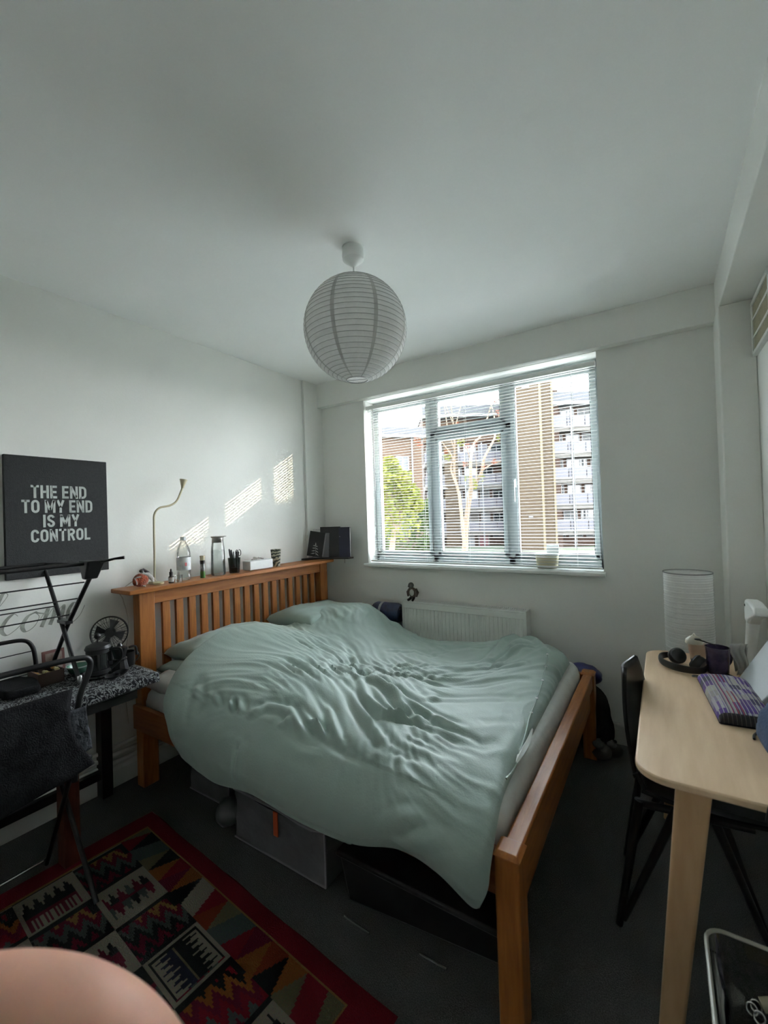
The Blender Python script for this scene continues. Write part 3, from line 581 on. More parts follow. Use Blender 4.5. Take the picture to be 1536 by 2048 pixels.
#DUVET_BEGIN
# long creases in the cotton: where each runs over the bed, its height and its width in millimetres
FOLDS = [
    ([(0.64,-1.61,0.62),(0.57,-1.48,0.62),(0.56,-1.33,0.62),(0.59,-1.21,0.62),(0.67,-1.07,0.62)], 11, 16),
    ([(1.05,-1.66,0.62),(0.91,-1.44,0.62),(0.75,-1.19,0.62),(0.7,-1.04,0.62)], -12, 14),
    ([(1.07,-1.63,0.62),(0.95,-1.43,0.62),(0.83,-1.22,0.62),(0.78,-1.08,0.62)], 8, 18),
    ([(0.29,-1.4,0.62),(0.32,-1.27,0.62),(0.4,-1.15,0.62),(0.33,-0.88,0.62),(0.18,-0.63,0.62)], 10, 22),
    ([(0.19,-1.09,0.62),(0.22,-0.93,0.62),(0.18,-0.74,0.62),(0.11,-0.6,0.62)], 8, 16),
    ([(0.11,-0.6,0.62),(0.4,-0.8,0.62),(0.35,-0.66,0.62),(0.32,-0.56,0.62)], 14, 12),
    ([(0.32,-0.88,0.62),(0.43,-0.88,0.62),(0.56,-0.91,0.62),(0.61,-0.83,0.62),(0.73,-0.88,0.62)], 12, 10),
    ([(0.53,-1.0,0.62),(0.6,-0.99,0.62),(0.64,-0.93,0.62)], -14, 12),
    ([(0.33,-0.78,0.62),(0.58,-0.98,0.62)], 10, 8),
    ([(0.5,-0.8,0.62),(0.66,-0.94,0.62)], 9, 8),
    ([(0.64,-0.82,0.62),(0.78,-0.92,0.62)], 9, 8),
    ([(0.45,-0.72,0.62),(0.51,-0.53,0.62),(0.66,-0.4,0.62),(0.82,-0.3,0.62),(1.03,-0.34,0.62)], 12, 22),
    ([(0.33,-0.56,0.62),(0.29,-0.26,0.62),(0.33,-0.03,0.62),(0.55,-0.0,0.62)], -9, 25),
    ([(0.26,-0.44,0.62),(0.15,-0.18,0.62),(-0.04,0.23,0.62)], 8, 14),
    ([(0.11,0.29,0.62),(0.4,0.0,0.62),(0.63,-0.1,0.62),(0.96,-0.26,0.62)], 10, 20),
    ([(0.68,-0.93,0.62),(0.66,-0.76,0.62),(0.92,-0.89,0.62),(1.1,-1.05,0.62),(1.19,-1.18,0.62)], 14, 16),
    ([(0.96,-1.27,0.62),(1.06,-1.19,0.62),(1.15,-1.12,0.62)], 10, 14),
    ([(1.02,-1.31,0.62),(1.11,-1.25,0.62),(1.19,-1.2,0.62)], -10, 12),
    ([(1.2,-1.18,0.62),(1.29,-1.24,0.62),(1.27,-1.17,0.62)], -16, 22),
    ([(0.96,-1.47,0.62),(0.98,-1.35,0.62),(1.06,-1.33,0.62),(1.21,-1.36,0.62)], 9, 14),
    ([(1.19,-1.34,0.62),(1.36,-1.43,0.62),(1.51,-1.54,0.62),(1.62,-1.62,0.62),(1.7,-1.67,0.62)], 15, 18),
    ([(1.28,-1.27,0.62),(1.43,-1.41,0.62),(1.57,-1.49,0.62),(1.69,-1.46,0.62),(1.77,-1.4,0.62)], 15, 18),
    ([(1.31,-1.23,0.62),(1.51,-1.31,0.62),(1.72,-1.39,0.62),(1.86,-1.43,0.62)], 15, 20),
    ([(1.03,-1.45,0.62),(1.18,-1.49,0.62),(1.37,-1.58,0.62),(1.5,-1.7,0.62),(1.6,-1.76,0.62),(1.67,-1.76,0.62)], 14, 16),
    ([(1.17,-1.64,0.62),(1.2,-1.6,0.62),(1.34,-1.67,0.62),(1.42,-1.69,0.62)], 11, 13),
    ([(1.01,-1.58,0.62),(1.08,-1.58,0.62),(1.2,-1.62,0.62)], 10, 12),
    ([(1.37,-1.67,0.62),(1.46,-1.71,0.62),(1.55,-1.75,0.62),(1.61,-1.78,0.62)], 14, 14),
    ([(1.1,-1.73,0.62),(1.12,-1.68,0.62),(1.23,-1.66,0.62),(1.4,-1.75,0.62),(1.56,-1.83,0.66),(1.67,-1.83,0.66),(1.71,-1.75,0.62)], 14, 20),
    ([(1.05,-1.66,0.62),(1.11,-1.69,0.62),(1.12,-1.66,0.62)], 9, 9),
    ([(0.74,-1.58,0.62),(0.91,-1.68,0.62),(1.08,-1.83,0.64)], 13, 12),
    ([(0.81,-1.69,0.62),(1.01,-1.83,0.64),(1.02,-1.83,0.59)], 10, 10),
    ([(0.88,-1.65,0.62),(1.12,-1.83,0.64),(1.12,-1.83,0.55),(1.1,-1.83,0.41)], -12, 10),
    ([(0.93,-1.66,0.62),(1.14,-1.83,0.65),(1.15,-1.83,0.55),(1.13,-1.83,0.42)], 8, 14),
    ([(1.25,-1.75,0.62),(1.26,-1.71,0.62),(1.4,-1.83,0.63)], 10, 14),
    ([(1.34,-1.83,0.64),(1.34,-1.83,0.6),(1.4,-1.83,0.58),(1.51,-1.83,0.58)], 9, 16),
    ([(1.59,-1.83,0.6),(1.66,-1.83,0.6),(1.77,-1.83,0.62)], 8, 18),
    ([(0.64,-1.63,0.62),(0.78,-1.77,0.62),(0.81,-1.83,0.57)], 9, 20),
    ([(1.31,-1.04,0.62),(1.47,-0.91,0.62),(1.64,-0.79,0.62),(1.74,-0.65,0.62),(1.76,-0.46,0.62)], -13, 16),
    ([(1.37,-1.13,0.62),(1.51,-1.06,0.62),(1.68,-0.85,0.62),(1.81,-0.74,0.62),(1.88,-0.66,0.62)], 13, 15),
    ([(1.37,-1.06,0.62),(1.44,-1.0,0.62),(1.58,-1.08,0.62)], 10, 10),
    ([(1.66,-1.08,0.62),(1.78,-0.98,0.62),(1.89,-0.86,0.62),(1.97,-0.82,0.62)], 12, 14),
    ([(1.62,-1.27,0.62),(1.75,-1.19,0.62),(1.87,-1.08,0.62),(1.98,-1.01,0.62)], 8, 18),
    ([(1.48,-1.3,0.62),(1.67,-1.44,0.62),(1.83,-1.47,0.62),(1.96,-1.48,0.62),(2.02,-1.39,0.62)], 14, 18),
    ([(1.53,-1.38,0.62),(1.71,-1.49,0.62),(1.83,-1.5,0.62)], -9, 14),
    ([(1.59,-1.48,0.62),(1.73,-1.47,0.62),(1.88,-1.53,0.62),(1.99,-1.53,0.62),(2.05,-1.49,0.62)], 13, 14),
    ([(1.72,-1.57,0.62),(1.84,-1.58,0.62),(1.96,-1.59,0.62),(2.05,-1.61,0.62)], 12, 13),
    ([(1.7,-1.66,0.62),(1.82,-1.65,0.62),(1.94,-1.67,0.62),(2.04,-1.69,0.62)], 12, 13),
    ([(1.74,-1.72,0.62),(1.83,-1.71,0.62),(1.93,-1.73,0.62),(2.04,-1.75,0.62)], 10, 12),
    ([(1.86,-1.76,0.62),(1.93,-1.76,0.62),(2.02,-1.76,0.62),(2.07,-1.77,0.62)], 11, 13),
    ([(1.74,-1.78,0.62),(1.82,-1.77,0.62),(1.93,-1.83,0.65),(2.02,-1.83,0.65)], 9, 14),
    ([(2.04,-1.71,0.62),(2.06,-1.64,0.62),(2.13,-1.56,0.62)], 10, 11),
    ([(2.07,-1.73,0.62),(2.09,-1.65,0.62),(2.14,-1.59,0.62)], 9, 10),
    ([(2.04,-1.48,0.62),(2.09,-1.49,0.62),(2.13,-1.52,0.62)], 10, 12),
    ([(1.9,-1.34,0.62),(1.97,-1.26,0.62),(2.04,-1.19,0.62)], 8, 14),
    ([(1.95,-1.2,0.62),(1.99,-1.13,0.62),(2.06,-1.19,0.62)], 10, 12),
    ([(1.97,-1.42,0.62),(2.02,-1.32,0.62),(2.06,-1.25,0.62)], 8, 12),
    ([(1.69,-0.76,0.62),(1.69,-0.58,0.62),(1.69,-0.38,0.62),(1.75,-0.24,0.62),(1.86,-0.29,0.62),(1.94,-0.45,0.62)], 14, 22),
    ([(1.76,-0.83,0.62),(1.76,-0.6,0.62),(1.8,-0.43,0.62),(1.89,-0.42,0.62)], 10, 16),
    ([(1.35,-0.75,0.62),(1.41,-0.55,0.62),(1.52,-0.46,0.62),(1.62,-0.45,0.62)], 9, 20),
    ([(1.16,-0.79,0.62),(1.27,-0.7,0.62),(1.42,-0.72,0.62)], 8, 18),
    ([(1.76,-1.83,0.47),(1.91,-1.83,0.56),(2.01,-1.83,0.59)], 10, 20),
    ([(1.91,-1.83,0.53),(2.04,-1.83,0.57),(2.1,-1.83,0.6)], 9, 18),
    ([(1.84,-1.83,0.44),(1.96,-1.83,0.51),(2.08,-1.83,0.54)], 9, 18),
    ([(2.02,-1.83,0.57),(2.09,-1.83,0.63),(2.12,-1.75,0.62)], 8, 18),
]
def duvet():
    import numpy as np
    NU_, NV_ = 250, 270; base = []; nor = []
    for j in range(NV_+1):
        for i in range(NU_+1):
            s, t = i/NU_, j/NV_; p = net_pt(s, t); base.append(p)
    B = np.array([tuple(p) for p in base]).reshape(NV_+1, NU_+1, 3)
    gu = np.gradient(B, axis=1); gv = np.gradient(B, axis=0); N = np.cross(gv, gu); N /= np.maximum(np.linalg.norm(N, axis=2, keepdims=True), 1e-9)
    N[N[..., 2] < -0.35] *= -1
    X = B.reshape(-1, 3); rise = np.zeros(len(X)); ux = np.zeros((len(X), 2))
    for pts, h, w_ in FOLDS:
        P = np.array(pts); L = len(P)-1; best = np.full(len(X), 1e9); par = np.zeros(len(X))
        for k in range(L):
            a, b = P[k], P[k+1]; ab = b-a; tt = np.clip(((X-a) @ ab)/(ab @ ab), 0, 1); d = np.linalg.norm(X-a-tt[:, None]*ab, axis=1)
            m = d < best; best[m] = d[m]; par[m] = (k+tt[m])/L
        w1 = w_*0.001; r = best/(w1*0.85); end = np.clip(np.minimum(par, 1-par)*8+0.25, 0, 1)
        rise += np.where(X[:, 1] < -1.76, 0.5, 1.0)*h*0.0018*end*(np.exp(-r**1.25)-0.45*np.exp(-((r-2.0)/0.9)**2))
    out = []
    Nf = N.reshape(-1, 3)
    for k, p in enumerate(base):
        q = Vector((p.x+0.05*noise.noise(p*3), p.y+0.05*noise.noise(p*3+Vector((7, 7, 7))), p.z))
        ang = -0.30+0.5*noise.noise(p*1.1)
        a = q.x*math.cos(ang)+q.y*math.sin(ang); c = -q.x*math.sin(ang)+q.y*math.cos(ang)
        amp = 0.25+1.5*max(0.0, noise.noise(p*2.6+Vector((3, 1, 5)))+0.12); amp = amp*(1.0 if p.y > -1.74 else 0.35)
        f1 = 1-2.4*abs(noise.noise(Vector((a*4.5, c*15, 2.0)))); f2 = 1-2.2*abs(noise.noise(Vector((a*9, c*30+a*5, 9.0)))); f3 = noise.noise(p*3.2)
        hh = rise[k]+amp*(0.0105*f1+0.0048*f2)+0.016*f3
        j, i = divmod(k, NU_+1); e = min(1.0, 0.25+12*min(i/NU_, 1-i/NU_, j/NV_, 1-j/NV_))
        out.append((p.x+Nf[k][0]*hh*e, p.y+Nf[k][1]*hh*e, p.z+Nf[k][2]*hh*e))
    return MB().add(out, [(j*(NU_+1)+i, j*(NU_+1)+i+1, (j+1)*(NU_+1)+i+1, (j+1)*(NU_+1)+i) for j in range(NV_) for i in range(NU_)])
dv = duvet()
o = dv.build('duvet', SAGE, None, smooth=80)
so_ = o.modifiers.new('thick', 'SOLIDIFY'); so_.thickness = 0.006; so_.offset = -1
#DUVET_END
DU = o
from mathutils.bvhtree import BVHTree
tree_ = BVHTree.FromPolygons([Vector(p)+DU.location for p in dv.v], dv.f)
def ondu(x, y, lift=0.004):
    h = tree_.ray_cast(Vector((x, y, 1.5)), Vector((0, 0, -1)))[0]; return Vector((x, y, (h.z if h is not None else 0.56)+lift))
fl = [(1.945, -.40), (1.975, -.55), (1.995, -.70), (2.012, -.85), (2.022, -1.0), (2.032, -1.14), (2.045, -1.24), (2.055, -1.36), (2.060, -1.46), (2.062, -1.55)]
MB().tube(spline([ondu(x, y, 0.002) for x, y in fl], 6), 0.0035, 6).build('opening_hem', SAGE, DU)
for x, y in ((1.966, -.50), (1.988, -.64), (2.007, -.80), (2.02, -.97), (2.030, -1.10)):
    p = ondu(x, y, 0.004); MB().lathe([(0, 0), (0.006, 0), (0.0065, 0.0015), (0.005, 0.003), (0, 0.003)], p, 12).build('button', WHITEP, DU)
lens = MB(); n = 14; rows = []
for i in range(n+1):
    t_ = i/n; y = -1.22-0.25*t_; xc = 2.062+0.010*t_; hw = 0.003+0.010*math.sin(PI*t_)
    rows.append([ondu(xc-hw, y, 0.003), ondu(xc, y, 0.009), ondu(xc+hw, y, 0.003)])
lens.add([p for r in rows for p in r], [(3*i+k, 3*i+k+1, 3*i+k+4, 3*i+k+3) for i in range(n) for k in range(2)]).build('inner_duvet', SHEET, DU, label='white inner duvet showing through the unbuttoned opening')
tag(DU, 'rumpled sage green duvet spread over the bed and hanging down the near side', 'duvet')
# ================================================================== PENDANT LAMP
pl = thing('pendant_lamp', 'round white paper globe lamp hanging from the ceiling', 'lamp', (1.419, -1.39, 1.974))
LC = Vector((1.419, -1.39, 2.196)); LR = 0.220
MB().lathe([(0.0, 2.549), (0.046, 2.549), (0.048, 2.515), (0.046, 2.500), (0.020, 2.480), (0.008, 2.470), (0, 2.470)], (1.419, -1.39, 0), 32).build('ceiling_rose', WHITEP, pl)
MB().tube([(1.419, -1.39, 2.475), (1.419, -1.39, 2.30)], 0.0035, 8).build('cord', WHITEP, pl)
MB().lathe([(0.018, 2.20), (0.020, 2.29), (0.012, 2.31), (0, 2.31)], (1.419, -1.39, 0), 16).build('lamp_holder', WHITEP, pl)
prof = []; NR = 29
z0, z1 = math.radians(168), math.radians(11)
for i in range(NR*4+1):
    th = z0+(z1-z0)*i/(NR*4); k = (i % 4)/4
    r = LR*math.sin(th)-0.0022*math.sin(PI*k)*1.0
    prof.append((r, LC.z+LR*math.cos(th)))
MB().lathe(prof, (LC.x, LC.y, 0), 64, close=False).build('lamp_shade', PAPER, pl, smooth=60)
rb = MB()
for i in range(1, NR):
    th = z0+(z1-z0)*i/NR; r = LR*math.sin(th)+0.0004; z = LC.z+LR*math.cos(th)
    dz = 0.012*math.sin(th)
    rb.tube([(LC.x+r*math.cos(a*PI/20), LC.y+r*math.sin(a*PI/20), z) for a in range(41)], 0.0011, 5, caps=False)
o = rb.build('wire_rib', mat('paper_rib', (0.42, 0.42, 0.41), 0.8), pl)
sm = MB()
for k in range(8):
    a0 = k*PI/4+0.22
    sm.grid(lambda u, v: (LC.x+(LR+0.0006)*math.sin(z0+(z1-z0)*v)*math.cos(a0+(u-0.5)*0.075), LC.y+(LR+0.0006)*math.sin(z0+(z1-z0)*v)*math.sin(a0+(u-0.5)*0.075), LC.z+(LR+0.0006)*math.cos(z0+(z1-z0)*v)), 1, 40)
sm.build('paper_seam', mat('paper_overlap', (0.60, 0.60, 0.58), 0.85), pl)
rr_ = LR*math.sin(z0)
MB().tube([(LC.x+rr_*math.cos(a*PI/16), LC.y+rr_*math.sin(a*PI/16), LC.z+LR*math.cos(z0)) for a in range(33)], 0.002, 6, caps=False).tube([(LC.x-rr_*0.9, LC.y-rr_*0.35, LC.z+LR*math.cos(z0)), (LC.x+rr_*0.9, LC.y+rr_*0.35, LC.z+LR*math.cos(z0))], 0.0012, 5).build('bottom_ring', mat('grey_wire', (0.3, 0.3, 0.3), 0.4, metal=0.8), pl)

# ================================================================== RADIATOR
rd = thing('radiator', 'white panel radiator on the wall under the window', 'radiator', (1.305, -0.08, 0.20))
RX0, RX1, RZ0, RZ1 = 0.854, 1.760, 0.20, 0.757
vs = []; nn = 30; wv = []
for i in range(nn*4+1):
    x = RX0+0.02+(RX1-RX0-0.04)*i/(nn*4); k = i % 4
    wv.append((x, -0.124 if k in (0, 1) else -0.118))
MB().add([(x, y, RZ0+0.03) for x, y in wv]+[(x, y, RZ1-0.05) for x, y in wv], [(i, i+1, len(wv)+i+1, len(wv)+i) for i in range(len(wv)-1)]).build('front_panel', GLOSSW, rd, smooth=0)
MB().box(RX0, RX1, -0.119, -0.112, RZ0, RZ1-0.004).box(RX0, RX1, -0.045, -0.038, RZ0, RZ1-0.004).box(RX0+0.003, RX1-0.003, -0.126, -0.112, RZ1-0.052, RZ1-0.012).build('panel_body', GLOSSW, rd, bevel=0.002)
for xa, xb in ((RX0-0.003, RX0+0.012), (RX1-0.012, RX1+0.003)): MB().box(xa, xb, -0.128, -0.035, RZ0+0.01, RZ1).build('side_cover', GLOSSW, rd, bevel=0.002)
gr = MB().box(RX0, RX1, -0.128, -0.116, RZ1-0.008, RZ1).box(RX0, RX1, -0.047, -0.035, RZ1-0.008, RZ1)
for i in range(64): x = RX0+0.012+i*0.01395; gr.box(x, x+0.005, -0.118, -0.045, RZ1-0.008, RZ1-0.001)
gr.build('top_grille', GLOSSW, rd, smooth=0)
MB().tube([(RX1-0.04, -0.08, RZ0+0.02), (RX1-0.04, -0.08, 0.122), (RX1-0.04, -0.03, 0.122)], 0.009, 8).tube([(RX0+0.04, -0.08, RZ0+0.02), (RX0+0.04, -0.08, 0.122), (RX0+0.04, -0.03, 0.122)], 0.009, 8).build('valve_pipe', GLOSSW, rd)
MB().box(RX0+0.1, RX0+0.16, -0.04, -0.001, RZ0+0.1, RZ1-0.1).box(RX1-0.16, RX1-0.1, -0.04, -0.001, RZ0+0.1, RZ1-0.1).build('wall_bracket', GLOSSW, rd)

# small soft toy on the radiator
FUR = mat('brown_plush', (0.075, 0.048, 0.038), 0.95, var=0.3, scale=60, bump=0.6, bscale=150, sheen=0.3); FURD = mat('dark_plush', (0.03, 0.025, 0.024), 0.95, bump=0.5, bscale=150); FURW = mat('white_plush', (0.45, 0.44, 0.42), 0.95, bump=0.4, bscale=150); FURG = mat('grey_plush', (0.085, 0.08, 0.075), 0.95, bump=0.4, bscale=150)
ty = thing('soft_toy', 'small brown soft toy bird sitting on the end of the radiator', 'toy', (0.925, -0.08, 0.757)); tx, tyy, tz = 0.928, -0.09, 0.757
MB().ball((tx, tyy, tz+0.055), (0.030, 0.026, 0.042)).build('body', FUR, ty)
MB().ball((tx+0.002, tyy-0.018, tz+0.060), (0.018, 0.012, 0.026)).build('belly', FURW, ty)
MB().ball((tx-0.012, tyy-0.004, tz+0.112), (0.022, 0.022, 0.022)).ball((tx-0.020, tyy-0.018, tz+0.106), (0.010, 0.012, 0.008)).build('head', FURG, ty)
for s in (-1, 1):
    MB().tube([(tx+s*0.022, tyy, tz+0.085), (tx+s*0.040, tyy-0.004, tz+0.060), (tx+s*0.034, tyy-0.012, tz+0.030)], [0.012, 0.013, 0.007], 8).build('wing', FUR, ty)
    MB().tube([(tx+s*0.012, tyy-0.010, tz+0.020), (tx+s*0.016, tyy-0.034, tz+0.010)], [0.010, 0.009], 8).ball((tx+s*0.018, tyy-0.040, tz+0.010), (0.009, 0.007, 0.010)).build('leg', FURD, ty)

# rolled blanket stuffed between bed and wall by the pillow
rl = thing('rolled_bag', 'dark blue rolled bag with white strap between the pillow and the radiator', 'bag', (0.69, -0.085, 0.53))
MB().lathe([(0.0, 0.0), (0.060, 0.004), (0.072, 0.03), (0.074, 0.21), (0.062, 0.245), (0.0, 0.25)], (0.575, -0.085, 0.65), 22, axis=(1, 0.0, 0.0)).build('bag_body', mat('navy_nylon', (0.020, 0.026, 0.060), 0.5, var=0.5, scale=30, bump=0.4, bscale=30), rl)
MB().lathe([(0.0745, 0), (0.0765, 0.001), (0.0765, 0.02), (0.0745, 0.021)], (0.650, -0.085, 0.65), 22, axis=(1, 0, 0), close=False).build('strap', FURW, rl)
MB().ball((0.80, -0.10, 0.69), (0.030, 0.03, 0.022), fn=lambda d: 1+0.2*noise.noise(d*4)).build('buckle_end', FURG, rl)

# ================================================================== CORNER SHELF WITH NOTEBOOKS
sh = MB().prism([(0.024, -0.315), (0.12, -0.215), (0.36, -0.125), (0.368, -0.064), (0.024, -0.064)], 1.053, 1.066, 'z').build('corner_shelf', mat('dark_shelf', (0.02, 0.018, 0.018), 0.4), None, bevel=0.002)
tag(sh, 'small dark corner shelf under the notebooks', 'shelf')
def book(name, label, c, w_, h, th, rz, lean, mcov, cover=None, wire=False, base=1.0665, group=None, side=0.0):
    # w_ wide, h tall, th thick; stands at c, cover facing local -y
    t = thing(name, label, 'notebook', (c[0], c[1], base), 0, group)
    M = Matrix.Translation((c[0], c[1], base)) @ Matrix.Rotation(rz, 4, 'Z') @ Matrix.Rotation(lean, 4, 'X') @ Matrix.Translation((0, 0, abs(math.sin(side))*w_/2)) @ Matrix.Rotation(side, 4, 'Y')
    MB().box(-w_/2, w_/2, 0, 0.002, 0, h).box(-w_/2, w_/2, th-0.002, th, 0, h).xf(M).build('cover', mcov, t, bevel=0.001)
    MB().box(-w_/2+0.003, w_/2-0.003, 0.002, th-0.002, 0.003, h-0.003).xf(M).build('pages', mat('page_white', (0.62, 0.63, 0.60), 0.8), t)
    if wire:
        mb = MB()
        for i in range(22):
            z = 0.012+i*(h-0.024)/21; mb.tube([(w_/2+0.004+0.006*math.cos(a), th/2+(th/2+0.002)*math.sin(a), z) for a in [k*PI/4 for k in range(9)]], 0.0008, 4, caps=False)
        mb.xf(M).build('wire_binding', mat('white_wire', (0.7, 0.7, 0.7), 0.4), t, smooth=0)
    return t, M
BKB = mat('black_card', (0.016, 0.017, 0.018), 0.45); BKG = mat('grey_card', (0.15, 0.148, 0.16), 0.6); BKN = mat('navy_card', (0.016, 0.018, 0.045), 0.5)
t, M = book('notebook', 'black notebook with a white leaf drawing leaning at the front of the corner shelf', (0.090, -0.232), 0.125, 0.205, 0.012, 0.62, -0.04, BKB, wire=True, side=0.17)
lf = MB()
def leaf_blade(x0, z0, x1, z1, w_):
    d = Vector((x1-x0, z1-z0)); n = Vector((-d.y, d.x)).normalized()*w_
    p = [Vector((x0, z0)), Vector((x0, z0))+d*0.45+n, Vector((x1, z1)), Vector((x0, z0))+d*0.45-n]
    lf.add([(q.x, -0.0006, q.y) for q in p], [(0, 1, 2, 3)])
for k, (bx, bz) in enumerate([(0.006, 0.03), (0.004, 0.05), (0.002, 0.07), (0.0, 0.088)]):
    leaf_blade(bx, bz, bx-0.042+k*0.006, bz-0.012+k*0.004, 0.0042); leaf_blade(bx, bz, bx+0.030-k*0.004, bz-0.022+k*0.006, 0.004)
leaf_blade(-0.001, 0.085, -0.004, 0.118, 0.004); lf.tube([(0.012, -0.0008, 0.012), (0.004, -0.0008, 0.05), (-0.001, -0.0008, 0.09)], 0.0011, 4)
lf.xf(M).build('leaf_print', mat('white_print', (0.6, 0.6, 0.58), 0.6), t, smooth=0)
book('notebook', 'grey notebook in the middle of the corner shelf', (0.128, -0.196), 0.135, 0.200, 0.014, 0.60, -0.03, BKG, side=0.05)
book('notebook', 'white-edged tall notebook behind the grey one in the corner', (0.118, -0.170), 0.14, 0.236, 0.012, 0.60, -0.02, mat('white_card', (0.55, 0.56, 0.55), 0.6))
book('notebook', 'dark tall notebook at the back of the corner against the wall', (0.190, -0.140), 0.17, 0.250, 0.012, 0.42, 0.0, BKB)
t, M = book('notebook', 'navy blue notebook with ribbon, right end of the corner shelf', (0.322, -0.122), 0.100, 0.245, 0.018, 0.22, -0.01, BKN)
MB().tube([(0.330, -0.135, 1.068), (0.338, -0.142, 1.05), (0.335, -0.140, 1.02)], 0.0018, 5).build('ribbon', BKB, t)
MB().ball((0.285, -0.1345, 1.235), (0.004, 0.002, 0.004), 8, 6).build('stud', CHROME, t)

# ================================================================== THINGS ALONG THE HEADBOARD CAP
HZ = 1.0525
# gooseneck reading lamp
t = thing('gooseneck_lamp', 'thin cream gooseneck lamp clipped at the near end of the headboard', 'lamp', (0.095, -1.575, HZ))
MB().lathe([(0.030, 0), (0.032, 0.004), (0.030, 0.012), (0.010, 0.016), (0.006, 0.028), (0, 0.028)], (0.085, -1.556, HZ), 24).build('lamp_base', CREAM, t)
pts = spline([(0.085, -1.556, HZ+0.02), (0.085, -1.552, 1.20), (0.085, -1.550, 1.38), (0.085, -1.545, 1.445), (0.087, -1.515, 1.480), (0.09, -1.455, 1.494), (0.092, -1.415, 1.520), (0.095, -1.390, 1.570), (0.097, -1.379, 1.600)], 8)
MB().tube(pts, 0.0058, 10).build('gooseneck', CREAM, t)
MB().lathe([(0.0075, 0), (0.010, 0.012), (0.021, 0.048), (0.022, 0.052), (0.019, 0.052), (0.0, 0.046)], (0.0970, -1.379, 1.598), 24, axis=(0.02, 0.16, 1)).build('lamp_shade', CREAM, t)
# orange soft toy with red-orange wool body
ORG = mat('orange_plush', (0.30, 0.060, 0.022), 0.95, var=0.3, scale=70, bump=0.8, bscale=160, sheen=0.3)
t = thing('soft_toy', 'orange and white soft toy with black ears on the near end of the headboard', 'toy', (0.13, -1.64, HZ)); q = Vector((0.13, -1.655, HZ))
MB().ball(q+Vector((0, 0.0, 0.036)), (0.030, 0.040, 0.036), 20, 14, fn=lambda d: 1+0.05*noise.noise(d*9)).build('body', ORG, t)
MB().ball(q+Vector((0.012, -0.034, 0.032)), (0.014, 0.014, 0.022), fn=lambda d: 1+0.1*noise.noise(d*6)).build('arm', ORG, t)
MB().tube([q+Vector((0.024, -0.045, 0.05)), q+Vector((0.030, -0.035, 0.056)), q+Vector((0.034, -0.015, 0.057))], [0.003, 0.004, 0.003], 8).tube([q+Vector((0.026, -0.044, 0.05)), q+Vector((0.030, -0.038, 0.035)), q+Vector((0.030, -0.036, 0.018))], 0.003, 8).build('ribbon_tie', FURW, t)
MB().tube([q+Vector((0.01, 0.004, 0.070)), q+Vector((0.016, 0.030, 0.064)), q+Vector((0.020, 0.052, 0.036)), q+Vector((0.020, 0.056, 0.020))], [0.006, 0.012, 0.011, 0.007], 8, flat=(0.5, 1)).build('scarf', FURW, t)
MB().tube([q+Vector((0.0, 0.012, 0.094)), q+Vector((0.006, 0.036, 0.072)), q+Vector((0.010, 0.052, 0.045)), q+Vector((0.012, 0.058, 0.018))], [0.006, 0.009, 0.009, 0.004], 8).build('ear', BLACK, t)
MB().ball(q+Vector((0, 0.006, 0.084)), (0.012, 0.012, 0.010)).build('head', FURG, t)
MB().ball(q+Vector((0.014, 0.004, 0.080)), (0.006, 0.005, 0.006)).build('nose', FURW, t)
MB().tube([q+Vector((0.022, 0.0, 0.006)), q+Vector((0.032, 0.008, 0.004))], 0.004, 8).build('foot', FURW, t)
# yellow soap dish
o = MB().lathe([(0.018, 0), (0.026, 0.003), (0.028, 0.012), (0.024, 0.014), (0, 0.013)], (0.15, -1.568, HZ), 24).build('candle_tin', mat('pale_yellow', (0.60, 0.57, 0.36), 0.5), None); tag(o, 'shallow pale yellow candle tin beside the orange soft toy', 'tin')
# dropper bottle
t = thing('dropper_bottle', 'small black-topped dropper bottle between the soft toy and the water bottle', 'bottle', (0.155, -1.510, HZ)); c = (0.165, -1.505, HZ)
MB().lathe([(0.0, 0), (0.013, 0), (0.0145, 0.002), (0.0145, 0.036), (0.007, 0.042), (0.007, 0.045), (0, 0.045)], c, 20).build('bottle_body', mat('smoky_glass', (0.06, 0.055, 0.05), 0.1, coat=0.5), t)
MB().lathe([(0.0148, 0.008), (0.0149, 0.009), (0.0149, 0.032), (0.0148, 0.033)], c, 20, close=False).build('label_band', mat('grey_label', (0.42, 0.43, 0.41), 0.6), t)
MB().lathe([(0.0095, 0.042), (0.0095, 0.062), (0.0055, 0.064), (0.0045, 0.076), (0.002, 0.080), (0, 0.080)], c, 16).build('dropper_cap', BLACK, t)
# clear water bottle with label
CLR = glassmat('clear_plastic', (0.92, 0.93, 0.92), refl=0.07); CLG = glassmat('clear_glass', (0.90, 0.92, 0.91), refl=0.08)
WAT = glassmat('still_water', (0.88, 0.90, 0.89), refl=0.05)
t = thing('water_bottle', 'clear plastic water bottle with printed label, left on the headboard', 'bottle', (0.12, -1.40, HZ)); c = (0.125, -1.402, HZ)
MB().lathe([(0.0, 0.004), (0.028, 0.0), (0.037, 0.006), (0.038, 0.03), (0.036, 0.035), (0.038, 0.05), (0.038, 0.12), (0.0365, 0.125), (0.038, 0.135), (0.037, 0.165), (0.030, 0.195), (0.016, 0.222), (0.013, 0.232), (0.013, 0.240)], c, 28).build('bottle_body', CLR, t)
MB().lathe([(0.0385, 0.060), (0.0387, 0.061), (0.0387, 0.134), (0.0385, 0.135)], c, 28, close=False).build('label_band', mat('bottle_label', (0.62, 0.63, 0.63), 0.5, scale=40, col2=(0.45, 0.47, 0.50)), t)
MB().box(c[0]+0.0375, c[0]+0.0392, c[1]-0.016, c[1]-0.004, HZ+0.085, HZ+0.105).build('red_mark', mat('red_print', (0.45, 0.10, 0.10), 0.5), t, smooth=0)
